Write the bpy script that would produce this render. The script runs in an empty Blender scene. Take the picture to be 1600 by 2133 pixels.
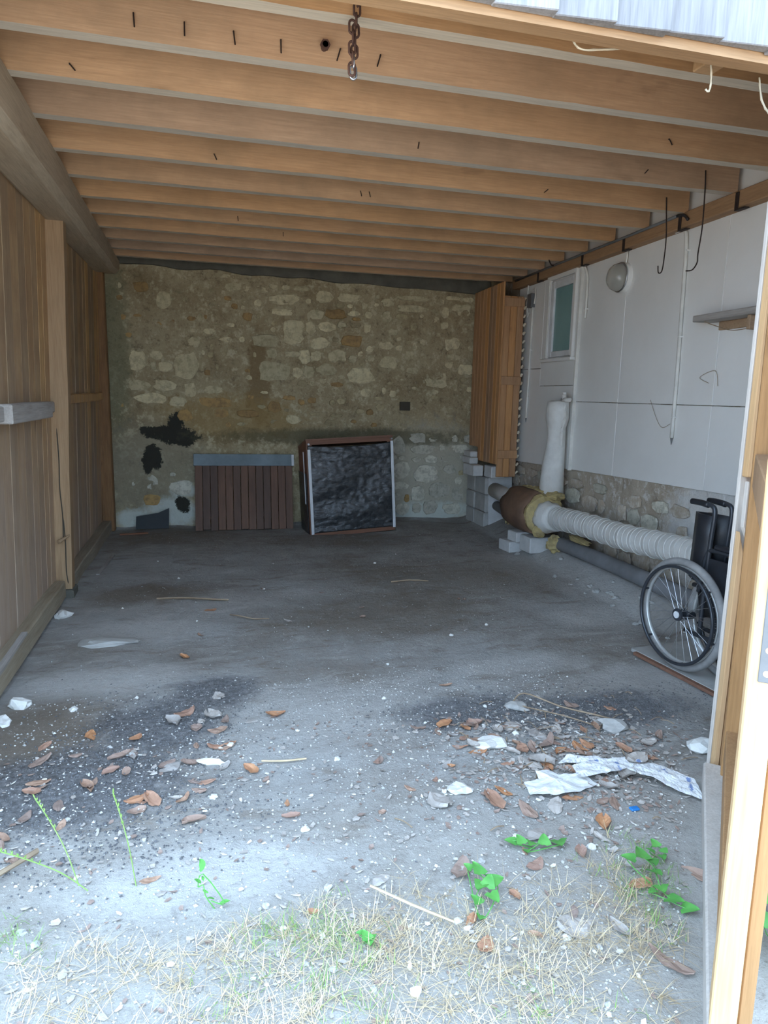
import bpy, bmesh, math, random
from mathutils import Vector, Matrix, noise as mnoise
random.seed(7)
PI = math.pi
scene = bpy.context.scene
col = scene.collection
# ------------------------------------------------------------------ camera
cam_d = bpy.data.cameras.new('camera')
cam = bpy.data.objects.new('camera', cam_d); col.objects.link(cam)
_r = Vector((0.96676, -0.25486, 0.02050)); _f = Vector((0.25469, 0.95193, -0.17015)).normalized()
_r = (_r - _f * _r.dot(_f)).normalized(); _u = _r.cross(_f)
_m = Matrix((_r, _u, -_f)).transposed().to_4x4(); _m.translation = Vector((0, 0, 1.5))
cam.matrix_world = _m
cam_d.sensor_fit = 'VERTICAL'; cam_d.sensor_height = 32.0; cam_d.lens = 1417.7 / 2133 * 32.0
cam_d.clip_start = 0.02; cam_d.clip_end = 300
scene.camera = cam
# ------------------------------------------------------------------ sky, sun, exposure
world = bpy.data.worlds.new('sky'); scene.world = world; world.use_nodes = True
bg = world.node_tree.nodes['Background']
bg.inputs['Color'].default_value = (0.52, 0.73, 1.0, 1); bg.inputs['Strength'].default_value = 4.2
sun_d = bpy.data.lights.new('sun', 'SUN'); sun_d.energy = 16.0; sun_d.angle = 0.01; sun_d.color = (1.0, 0.93, 0.82)
sun = bpy.data.objects.new('sun', sun_d); col.objects.link(sun)
sun.location = (3, 12, 12)      # high behind the building: the yard beyond the building's shade is sunlit
sun.rotation_euler = Vector((-0.08, -0.44, -1.0)).to_track_quat('-Z', 'Y').to_euler()
scene.view_settings.view_transform = 'Standard'; scene.view_settings.look = 'None'
scene.view_settings.exposure = 0.68; scene.view_settings.gamma = 1.0
scene.view_settings.use_curve_mapping = False

# ------------------------------------------------------------------ node materials
class G:
    def __init__(s, name):
        s.m = bpy.data.materials.new(name); s.m.use_nodes = True
        s.t = s.m.node_tree; s.t.nodes.clear()
        s.out = s.t.nodes.new('ShaderNodeOutputMaterial')
        s.b = s.n('BsdfPrincipled'); s.t.links.new(s.b.outputs[0], s.out.inputs[0])
    def n(s, typ, outp=None, **kw):
        nd = s.t.nodes.new('ShaderNode' + typ)
        for k, v in kw.items():
            if k.startswith('_'): setattr(nd, k[1:], v); continue
            k = int(k[1:]) if k[0] == 'i' and k[1:].isdigit() else k.replace('_', ' ')
            if isinstance(v, bpy.types.NodeSocket): s.t.links.new(v, nd.inputs[k])
            else: nd.inputs[k].default_value = v
        return nd if outp is None else nd.outputs[outp]
    def set(s, **kw):
        for k, v in kw.items():
            k = k.replace('_', ' ')
            if isinstance(v, bpy.types.NodeSocket): s.t.links.new(v, s.b.inputs[k])
            else: s.b.inputs[k].default_value = v
        return s
    def coord(s, offs=True):
        c = s.n('TexCoord').outputs['Object']
        if offs:
            r = s.n('ObjectInfo').outputs['Random']
            c = s.n('VectorMath', 0, _operation='ADD', i0=c, i1=s.n('CombineXYZ', 0, X=s.math('MULTIPLY', r, 13.7), Y=s.math('MULTIPLY', r, 7.3), Z=s.math('MULTIPLY', r, 29.1)))
        return c
    def math(s, op, a, b=0.0, clamp=False): return s.n('Math', 0, _operation=op, _use_clamp=clamp, i0=a, i1=b)
    def noise(s, c, scale, detail=4, rough=0.55, dist=0.0): return s.n('TexNoise', 'Fac', Vector=c, Scale=scale, Detail=detail, Roughness=rough, Distortion=dist)
    def scaled(s, c, v): return s.n('VectorMath', 0, _operation='MULTIPLY', i0=c, i1=v)
    def ramp(s, f, stops):
        nd = s.n('ValToRGB', Fac=f); e = nd.color_ramp.elements
        while len(e) < len(stops): e.new(0.5)
        for el, (p, c) in zip(e, stops): el.position = p; el.color = (*c, 1) if len(c) == 3 else c
        return nd.outputs[0]
    def step(s, f, a, b): return s.n('MapRange', 0, Value=f, From_Min=a, From_Max=b)
    def mix(s, f, a, b, mode='MIX'):
        nd = s.t.nodes.new('ShaderNodeMix'); nd.data_type = 'RGBA'; nd.blend_type = mode
        for k, v in ((0, f), (6, a), (7, b)):
            if isinstance(v, bpy.types.NodeSocket): s.t.links.new(v, nd.inputs[k])
            else: nd.inputs[k].default_value = (*v, 1) if isinstance(v, tuple) and len(v) == 3 else v
        return nd.outputs[2]
    def bump(s, h, strength=0.4, dist=0.01): return s.n('Bump', 'Normal', Height=h, Strength=strength, Distance=dist)
    def blob(s, c, centre, rad, nz, amt=0.55, soft=0.35):
        d = s.n('VectorMath', 0, _operation='SUBTRACT', i0=c, i1=centre)
        d = s.n('VectorMath', 0, _operation='DIVIDE', i0=d, i1=rad)
        l = s.n('VectorMath', 'Value', _operation='LENGTH', i0=d)
        l = s.math('ADD', l, s.math('MULTIPLY', s.math('SUBTRACT', nz, 0.5), amt * 4))
        return s.step(l, 1 + soft, 1 - soft)

def wood(name, a, b, axis=2, scale=1.0, rough=0.75, knots=(0.10, 0.05, 0.03), kn=0.5, var=0.35, dirt=None, stretch=14.0, bump=0.25):
    g = G(name); c = g.coord()
    sc = [stretch * scale] * 3; sc[axis] = 0.9 * scale
    v = g.scaled(c, tuple(sc))
    f = g.noise(v, 1.6, 6, 0.6, 0.6)
    colr = g.ramp(f, [(0.28, b), (0.5, tuple(0.5 * (x + y) for x, y in zip(a, b))), (0.72, a)])
    sk = [4.0 * scale] * 3; sk[axis] = 1.6 * scale
    k = g.noise(g.scaled(c, tuple(sk)), 2.2, 3, 0.5, 0.3)
    colr = g.mix(g.math('MULTIPLY', g.step(k, 0.66, 0.8), kn), colr, knots)
    fine = [60.0] * 3; fine[axis] = 3.0
    ff = g.noise(g.scaled(c, tuple(fine)), 2.0, 3, 0.6)
    colr = g.mix(0.28, colr, g.ramp(ff, [(0.3, tuple(x * 0.5 for x in b)), (0.65, a)]))
    if dirt: colr = g.mix(g.math('MULTIPLY', g.step(g.noise(c, 2.3, 5, 0.65), 0.42, 0.72), dirt[1]), colr, dirt[0])
    r = g.n('ObjectInfo').outputs['Random']
    colr = g.n('HueSaturation', 0, Color=colr, Value=g.math('ADD', g.math('MULTIPLY', r, var), 1 - var / 2), Saturation=g.math('ADD', g.math('MULTIPLY', r, 0.25), 0.88))
    g.set(Base_Color=colr, Roughness=rough, Normal=g.bump(g.math('ADD', f, ff), bump, 0.004))
    return g.m

def plain(name, c, rough=0.6, metal=0.0, var=0.12, scale=8.0, c2=None, bump=0.15, **kw):
    g = G(name); co = g.coord()
    n = g.noise(co, scale, 5, 0.6)
    b = c2 if c2 else tuple(x * (1 - var * 2) for x in c)
    g.set(Base_Color=g.ramp(n, [(0.3, b), (0.7, c)]), Roughness=rough, Metallic=metal, Normal=g.bump(g.noise(co, scale * 6, 4), bump, 0.004), **kw)
    return g.m

M = {}
M['joist'] = wood('joist wood', (0.585, 0.37, 0.215), (0.465, 0.275, 0.15), axis=0, kn=0.6, var=0.2, dirt=((0.33, 0.21, 0.12), 0.75), stretch=7, knots=(0.16, 0.085, 0.045))
M['joist_under'] = wood('paler joist underside', (0.64, 0.55, 0.44), (0.52, 0.44, 0.34), axis=0, kn=0.2, var=0.15)  # undersides coloured paler and greyer than the joist faces
M['beam'] = wood('old grey beam', (0.50, 0.42, 0.32), (0.36, 0.29, 0.21), axis=1, var=0.1, stretch=8)
M['ledger'] = wood('ledger wood', (0.44, 0.24, 0.10), (0.30, 0.16, 0.07), axis=1, var=0.1)
M['deck'] = wood('roof deck wood', (0.36, 0.21, 0.10), (0.24, 0.13, 0.06), axis=1)
M['plank'] = wood('left wall plank', (0.62, 0.41, 0.205), (0.44, 0.26, 0.12), axis=2, kn=0.7, var=0.6, dirt=((0.30, 0.17, 0.09), 0.7), stretch=8)
def greyed_foot(m, col2, z0, z1, amt):
    """boards turn grey-pink towards their lower ends, edge broken by grain"""
    t = m.node_tree; b = next(n for n in t.nodes if n.type == 'BSDF_PRINCIPLED'); src = b.inputs['Base Color'].links[0].from_socket
    g = G.__new__(G); g.m = m; g.t = t
    c = g.n('TexCoord').outputs['Object']; z = g.n('SeparateXYZ', 2, Vector=c)
    nz = g.noise(g.scaled(c, (9, 9, 1.2)), 2.0, 5, 0.65)
    f = g.math('MULTIPLY', g.step(g.math('ADD', z, g.math('MULTIPLY', g.math('SUBTRACT', nz, 0.5), 2.2)), z1, z0), amt)
    t.links.new(g.mix(f, src, col2), b.inputs['Base Color'])
greyed_foot(M['plank'], (0.46, 0.36, 0.29), 0.0, 1.7, 0.75)  # left planks go greyer pink towards the floor
M['post'] = wood('post wood', (0.43, 0.29, 0.165), (0.31, 0.19, 0.10), axis=2, var=0.1)
M['farpost'] = wood('worm eaten post', (0.33, 0.19, 0.095), (0.16, 0.085, 0.045), axis=2, var=0.1, kn=0.9, knots=(0.07, 0.03, 0.02), stretch=12, bump=0.8)
M['sill'] = wood('dusty sill', (0.42, 0.36, 0.27), (0.28, 0.22, 0.15), axis=1, var=0.1, stretch=8)
M['greywood'] = wood('weathered grey wood', (0.46, 0.43, 0.40), (0.28, 0.25, 0.22), axis=1, var=0.15, stretch=8)
M['facade'] = wood('weathered silver board', (0.30, 0.295, 0.30), (0.16, 0.16, 0.165), axis=2, var=0.35, knots=(0.3, 0.3, 0.3), stretch=20)
M['header'] = wood('header wood', (0.45, 0.285, 0.16), (0.33, 0.20, 0.105), axis=0, var=0.1)
M['jamb'] = wood('door jamb plank', (0.42, 0.25, 0.13), (0.31, 0.175, 0.085), axis=2, var=0.15, kn=0.4)
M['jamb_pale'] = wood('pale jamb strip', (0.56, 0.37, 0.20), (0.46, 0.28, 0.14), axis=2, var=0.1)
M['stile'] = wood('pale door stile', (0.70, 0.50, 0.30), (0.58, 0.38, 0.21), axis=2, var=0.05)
M['whitewood'] = wood('dusty whitish board', (0.62, 0.56, 0.50), (0.48, 0.42, 0.36), axis=2, var=0.1)
M['closet'] = wood('orange pine plank', (0.58, 0.33, 0.16), (0.40, 0.195, 0.09), axis=2, kn=0.9, knots=(0.10, 0.04, 0.02), var=0.5, stretch=9)
M['panelwood'] = wood('dark stained plank', (0.20, 0.115, 0.08), (0.10, 0.06, 0.045), axis=2, kn=0.8, var=0.5, knots=(0.03, 0.025, 0.02), stretch=9)
M['cratewood'] = wood('red brown batten', (0.27, 0.12, 0.065), (0.17, 0.075, 0.045), axis=0, var=0.2)
M['greystrip'] = plain('blue grey painted strip', (0.22, 0.28, 0.31), 0.6, c2=(0.14, 0.18, 0.20), scale=5)
M['whitepaint'] = plain('white painted board', (0.84, 0.83, 0.80), 0.6, c2=(0.77, 0.755, 0.72), scale=1.6, bump=0.06)
M['whitecable'] = plain('white painted cable', (0.80, 0.78, 0.72), 0.5, bump=0.05)
M['whitestrip'] = plain('white plastic strip', (0.80, 0.81, 0.82), 0.45, bump=0.03)
M['black'] = plain('black vinyl', (0.022, 0.024, 0.030), 0.45, scale=20, c2=(0.014, 0.015, 0.018))
M['blackmetal'] = plain('dark coated tube', (0.05, 0.055, 0.065), 0.35, metal=0.3)
M['steel'] = plain('dusty steel', (0.55, 0.56, 0.58), 0.35, metal=0.9)
M['tyre'] = plain('dusty grey tyre', (0.30, 0.29, 0.28), 0.85, c2=(0.20, 0.195, 0.19), scale=14)
M['chromerim'] = plain('pale alloy rim', (0.62, 0.62, 0.60), 0.4, metal=0.5)
M['rust'] = plain('rusty iron', (0.13, 0.065, 0.045), 0.75, metal=0.3, c2=(0.06, 0.03, 0.025), scale=40)
M['darkiron'] = plain('dark iron', (0.05, 0.035, 0.03), 0.6, metal=0.5, c2=(0.03, 0.02, 0.02), scale=40)
M['greymetal'] = plain('grey galvanised strap', (0.17, 0.175, 0.18), 0.55, metal=0.1)
M['pipewrap'] = plain('white wrapped pipe', (0.68, 0.66, 0.62), 0.85, c2=(0.52, 0.50, 0.46), scale=6, bump=0.5)
M['plasterpipe'] = plain('white plastered lagging', (0.78, 0.77, 0.73), 0.85, c2=(0.64, 0.62, 0.58), scale=9, bump=0.6)
M['greypipe'] = plain('dusty grey plastic pipe', (0.24, 0.24, 0.25), 0.6, c2=(0.16, 0.16, 0.165), scale=5)
M['card'] = plain('brown paper facing', (0.22, 0.125, 0.075), 0.75, c2=(0.13, 0.075, 0.05), scale=7, bump=0.3)
M['wool'] = plain('yellow glass wool', (0.55, 0.43, 0.19), 0.95, c2=(0.33, 0.26, 0.14), scale=16, bump=1.0)
M['block'] = plain('pale concrete block', (0.66, 0.65, 0.63), 0.9, c2=(0.50, 0.495, 0.48), scale=7, bump=0.5)
M['concrete'] = plain('grey cement', (0.50, 0.49, 0.46), 0.95, c2=(0.33, 0.32, 0.30), scale=4, bump=0.6)
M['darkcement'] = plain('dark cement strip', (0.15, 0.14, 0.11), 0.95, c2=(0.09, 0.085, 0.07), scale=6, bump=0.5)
M['darkhole'] = plain('dark recess tone', (0.07, 0.06, 0.045), 0.95, scale=9)  # near-black brown for the recess-like wall block and the post cracks
M['slate'] = plain('dark bitumen sheet', (0.025, 0.032, 0.036), 0.6, scale=12)
M['stuccoblack'] = plain('peeling black coat', (0.04, 0.038, 0.03), 0.9, scale=12)
M['paper'] = plain('torn newspaper', (0.80, 0.80, 0.78), 0.8, c2=(0.66, 0.66, 0.66), scale=14)
M['pebble_white'] = plain('white limestone', (0.78, 0.76, 0.72), 0.9, c2=(0.62, 0.60, 0.55), scale=14, bump=0.5)
M['pebble'] = plain('pale pebble', (0.52, 0.50, 0.47), 0.9, c2=(0.36, 0.35, 0.33), scale=20)
M['gravel_dark'] = plain('dark gravel', (0.17, 0.165, 0.165), 0.9, c2=(0.07, 0.07, 0.075), scale=30)
M['twig'] = plain('dry twig', (0.36, 0.27, 0.18), 0.9, c2=(0.24, 0.17, 0.11))
M['straw'] = plain('dry straw', (0.70, 0.57, 0.38), 0.8, c2=(0.48, 0.36, 0.21), scale=6)
M['grass'] = plain('pale green grass', (0.27, 0.42, 0.11), 0.7, c2=(0.17, 0.30, 0.07), scale=6)
M['ivy'] = plain('green leaf', (0.13, 0.40, 0.085), 0.5, c2=(0.08, 0.28, 0.06), scale=20)
M['darkgreen'] = plain('dark green leaf', (0.05, 0.16, 0.05), 0.5, c2=(0.03, 0.09, 0.03), scale=10)
M['bluebit'] = plain('blue plastic', (0.02, 0.20, 0.55), 0.4)
M['fibre'] = plain('pale fibre', (0.72, 0.64, 0.48), 0.9)

def leafmat(name, a, b):
    g = G(name); c = g.coord(); n = g.noise(c, 24, 5, 0.65)
    r = g.n('ObjectInfo').outputs['Random']
    cc = g.mix(r, g.ramp(n, [(0.3, b), (0.7, a)]), tuple(0.6 * x + 0.12 for x in b))
    g.set(Base_Color=cc, Roughness=0.75, Normal=g.bump(n, 0.4, 0.003)); return g.m
M['leaf_orange'] = leafmat('orange brown leaf', (0.58, 0.29, 0.13), (0.36, 0.15, 0.07))
M['leaf_brown'] = leafmat('brown leaf', (0.50, 0.32, 0.22), (0.27, 0.145, 0.09))
M['leaf_grey'] = leafmat('grey leaf', (0.56, 0.51, 0.46), (0.36, 0.31, 0.27))

def stone_mat(name, a, b, c3):
    g = G(name); c = g.coord(False)
    n1 = g.noise(c, 5.0, 6, 0.65); n2 = g.noise(c, 18, 7, 0.75)
    r = g.n('ObjectInfo').outputs['Random']
    cc = g.ramp(n1, [(0.3, b), (0.65, a)])
    cc = g.mix(g.math('MULTIPLY', g.step(n2, 0.46, 0.62), 0.75), cc, c3)
    cc = g.n('HueSaturation', 0, Color=cc, Value=g.math('ADD', g.math('MULTIPLY', r, 0.35), 0.8))
    g.set(Base_Color=cc, Roughness=0.95, Normal=g.bump(g.math('ADD', n1, n2), 0.7, 0.012)); return g.m
M['stone'] = stone_mat('pale limestone rubble', (0.70, 0.62, 0.40), (0.54, 0.46, 0.28), (0.36, 0.30, 0.18))
M['stone_grey'] = stone_mat('grey limestone rubble', (0.70, 0.67, 0.56), (0.52, 0.50, 0.40), (0.34, 0.32, 0.25))  # on low back-wall stones the grey is partly bluer light put into colour
M['stone_ochre'] = stone_mat('ochre rubble', (0.48, 0.31, 0.12), (0.36, 0.23, 0.10), (0.24, 0.16, 0.08))
M['stone_dull'] = stone_mat('dull mossy rubble', (0.50, 0.42, 0.25), (0.38, 0.31, 0.18), (0.26, 0.21, 0.12))
M['stone_tan'] = stone_mat('tan rubble', (0.56, 0.47, 0.36), (0.40, 0.33, 0.25), (0.66, 0.62, 0.56))

def plaster_back():
    g = G('old rubble plaster'); c = g.coord(False)
    n1 = g.noise(c, 2.2, 6, 0.65); n2 = g.noise(c, 11, 6, 0.7); n3 = g.noise(c, 40, 4, 0.7)
    cc = g.ramp(n1, [(0.28, (0.24, 0.18, 0.095)), (0.42, (0.35, 0.275, 0.16)), (0.56, (0.42, 0.345, 0.21)), (0.75, (0.33, 0.265, 0.16))])
    cc = g.mix(g.math('MULTIPLY', g.step(n2, 0.54, 0.62), 0.8), cc, (0.56, 0.49, 0.32))       # pale flecks
    cc = g.mix(g.math('MULTIPLY', g.step(n2, 0.44, 0.34), 0.7), cc, (0.17, 0.13, 0.075))
    cc = g.mix(g.math('MULTIPLY', g.step(n3, 0.56, 0.66), 0.4), cc, (0.60, 0.54, 0.38))
    cc = g.mix(g.math('MULTIPLY', g.step(n3, 0.42, 0.34), 0.45), cc, (0.14, 0.105, 0.06))
    ns = g.noise(c, 6, 9, 0.78)
    B = lambda x, z, rx, rz, amt=0.35, soft=0.25, nz=None: g.blob(c, (x, 7.8, z), (rx, 3.0, rz), nz or n2, amt, soft)
    cc = g.mix(g.math('MULTIPLY', B(0.62, 1.62, 0.13, 0.50), 0.7), cc, (0.20, 0.125, 0.05))    # brown run
    cc = g.mix(g.math('MULTIPLY', B(0.35, 1.20, 0.75, 0.25, 0.5), 0.6), cc, (0.36, 0.24, 0.09))  # ochre area
    cc = g.mix(g.math('MULTIPLY', B(-0.88, 1.9, 0.16, 0.9, 0.4), 0.6), cc, (0.16, 0.17, 0.10))  # green edge
    cc = g.mix(g.math('MULTIPLY', B(2.65, 0.45, 0.75, 0.65, 0.3), 0.8), cc, (0.50, 0.48, 0.39))  # paler low right, partly the bluer low light put into the colour
    cc = g.mix(g.math('MULTIPLY', B(-0.55, 0.65, 0.6, 0.5, 0.3), 0.6), cc, (0.27, 0.25, 0.19))
    for (x, z, rx, rz) in ((-0.35, 0.17, 0.30, 0.16), (-0.78, 0.10, 0.15, 0.10), (-0.22, 0.42, 0.13, 0.09), (2.6, 0.10, 0.6, 0.12)):   # lime bloom low down
        cc = g.mix(g.math('MULTIPLY', B(x, z, rx, rz, 0.3), 0.85), cc, (0.62, 0.66, 0.60))
    for (x, z, rx, rz) in ((-0.30, 1.02, 0.26, 0.085), (-0.27, 1.16, 0.085, 0.13), (-0.46, 1.07, 0.17, 0.05), (-0.19, 0.98, 0.10, 0.08), (-0.52, 0.78, 0.09, 0.13), (-0.58, 0.70, 0.06, 0.10), (-0.24, 0.26, 0.085, 0.10)):   # peeling black coat
        cc = g.mix(B(x, z, rx, rz, 0.75, 0.06, ns), cc, (0.035, 0.034, 0.026))
    cc = g.mix(g.math('MULTIPLY', B(1.7, 1.0, 1.6, 0.10, 0.4), 0.7), cc, (0.11, 0.10, 0.055))    # dark line over the crate
    h = g.math('ADD', g.math('MULTIPLY', n1, 1.5), g.math('ADD', n2, g.math('MULTIPLY', n3, 0.4)))
    g.set(Base_Color=cc, Roughness=0.97, Normal=g.bump(h, 0.8, 0.02)); return g.m
M['plaster_back'] = plaster_back()

def plaster_right():
    g = G('rough base wall plaster'); c = g.coord(False)
    n1 = g.noise(c, 3, 6, 0.65); n2 = g.noise(c, 14, 6, 0.7)
    cc = g.ramp(n1, [(0.3, (0.34, 0.275, 0.205)), (0.6, (0.48, 0.41, 0.32)), (0.8, (0.40, 0.34, 0.27))])
    cc = g.mix(g.step(n2, 0.52, 0.64), cc, (0.66, 0.63, 0.58))
    w = g.blob(c, (3.2, 3.6, 0.55), (1.0, 0.7, 0.5), n2, 0.35, 0.15)
    cc = g.mix(g.math('MULTIPLY', w, 0.8), cc, (0.62, 0.61, 0.59))
    g.set(Base_Color=cc, Roughness=0.97, Normal=g.bump(g.math('ADD', n1, n2), 0.8, 0.02)); return g.m
M['plaster_right'] = plaster_right()

def ground_mat():
    g = G('packed dirt'); c = g.coord(False)
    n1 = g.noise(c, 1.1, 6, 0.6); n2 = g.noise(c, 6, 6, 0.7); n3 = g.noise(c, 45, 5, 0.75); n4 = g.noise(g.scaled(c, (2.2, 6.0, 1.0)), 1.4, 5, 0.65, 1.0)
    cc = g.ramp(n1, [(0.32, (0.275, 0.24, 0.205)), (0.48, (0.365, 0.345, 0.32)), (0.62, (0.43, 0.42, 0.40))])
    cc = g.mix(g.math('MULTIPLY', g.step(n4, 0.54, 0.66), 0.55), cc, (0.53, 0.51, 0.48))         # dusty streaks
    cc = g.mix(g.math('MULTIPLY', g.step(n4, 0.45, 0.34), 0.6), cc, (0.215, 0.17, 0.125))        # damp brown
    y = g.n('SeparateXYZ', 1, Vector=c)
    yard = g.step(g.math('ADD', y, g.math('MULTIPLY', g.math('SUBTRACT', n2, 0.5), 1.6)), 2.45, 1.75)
    cc = g.mix(g.math('MULTIPLY', yard, 0.75), cc, (0.46, 0.43, 0.385))                           # paler yard soil outside the opening
    B = lambda x, yy, rx, ry, amt=0.35, soft=0.4, nz=None: g.blob(c, (x, yy, 0), (rx, ry, 3.0), nz or n2, amt, soft)
    for (x, yy, rx, ry, k) in ((-0.38, 4.4, 0.35, 0.20, .7), (1.75, 3.35, 0.40, 0.13, .6), (2.62, 4.05, 0.28, 0.22, .8), (-0.60, 3.62, 0.45, 0.18, .7), (0.45, 2.95, 0.55, 0.35, .5), (0.15, 4.9, 0.8, 0.25, .4), (3.0, 4.9, 0.25, 1.0, .9), (2.9, 5.5, 0.35, 0.5, .8), (2.3, 2.95, 0.45, 0.3, .6), (0.0, 1.98, 0.38, 0.14, .95)):
        cc = g.mix(g.math('MULTIPLY', B(x, yy, rx, ry), k), cc, (0.58, 0.56, 0.53))
    for (x, yy, rx, ry, k) in ((-0.45, 5.15, 0.4, 0.22, .8), (-0.75, 3.05, 0.32, 0.35, .9), (1.2, 4.35, 0.8, 0.5, .65), (-0.3, 7.2, 0.8, 0.4, .6), (1.3, 6.8, 0.9, 0.3, .5), (1.9, 5.2, 0.9, 0.6, .5)):
        cc = g.mix(g.math('MULTIPLY', B(x, yy, rx, ry), k), cc, (0.20, 0.16, 0.12))
    dark = None
    for (x, yy, rx, ry) in ((-0.50, 2.62, 0.42, 0.28), (-0.22, 3.05, 0.28, 0.28), (0.02, 3.35, 0.22, 0.20), (1.25, 2.85, 0.38, 0.17), (1.85, 2.72, 0.45, 0.18)):
        b = B(x, yy, rx, ry, 0.4, 0.3)
        dark = b if dark is None else g.math('MAXIMUM', dark, b)
    speck = g.ramp(n3, [(0.42, (0.06, 0.062, 0.07)), (0.6, (0.20, 0.20, 0.21))])
    cc = g.mix(g.math('MULTIPLY', dark, 0.8), cc, speck)
    n5 = g.noise(c, 16, 8, 0.8)
    cc = g.mix(g.math('MULTIPLY', g.step(n5, 0.46, 0.34), g.math('ADD', g.math('MULTIPLY', yard, 0.35), 0.25)), cc, (0.20, 0.175, 0.15))
    cc = g.mix(g.math('MULTIPLY', g.step(n5, 0.55, 0.68), g.math('ADD', g.math('MULTIPLY', yard, 0.35), 0.2)), cc, (0.64, 0.62, 0.58))
    cc = g.mix(g.math('MULTIPLY', g.step(n3, 0.60, 0.72), 0.5), cc, (0.60, 0.58, 0.55))
    cc = g.mix(g.math('MULTIPLY', g.step(n3, 0.42, 0.30), 0.45), cc, (0.12, 0.10, 0.085))
    g.set(Base_Color=cc, Roughness=0.97, Normal=g.bump(g.math('ADD', g.math('ADD', n2, n5), g.math('MULTIPLY', n3, 0.6)), 0.8, 0.02)); return g.m
M['ground'] = ground_mat()

def tarp_mat():
    g = G('black plastic sheet'); c = g.coord(False)
    n = g.noise(g.scaled(c, (6, 6, 14)), 1.6, 6, 0.7, 1.5); n2 = g.noise(c, 30, 4, 0.6, 0.8)
    g.set(Base_Color=g.ramp(n2, [(0.3, (0.022, 0.024, 0.027)), (0.7, (0.05, 0.054, 0.058))]), Roughness=0.2, Specular_IOR_Level=0.8, Normal=g.bump(n, 0.35, 0.02)); return g.m
M['tarp'] = tarp_mat()

def glass_mat():
    g = G('frosted teal pane'); c = g.coord(False)
    g.set(Base_Color=g.ramp(g.noise(c, 1.5, 3), [(0.3, (0.17, 0.32, 0.32)), (0.7, (0.23, 0.40, 0.39))]), Roughness=0.22); return g.m
M['pane'] = glass_mat()
g = G('clear lamp glass'); g.set(Base_Color=(0.50, 0.48, 0.42, 1), Roughness=0.05, Alpha=0.5); M['lampglass'] = g.m

def news_mat():
    g = G('printed newspaper'); c = g.coord(False)
    n = g.noise(g.scaled(c, (160, 30, 160)), 1.0, 3, 0.7); n2 = g.noise(c, 18, 2)
    cc = g.mix(g.math('MULTIPLY', g.step(n, 0.52, 0.6), 0.55), (0.80, 0.80, 0.79), (0.25, 0.26, 0.32))
    cc = g.mix(g.step(n2, 0.66, 0.70), cc, (0.20, 0.28, 0.50))
    g.set(Base_Color=cc, Roughness=0.8); return g.m
M['news'] = news_mat()

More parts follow.
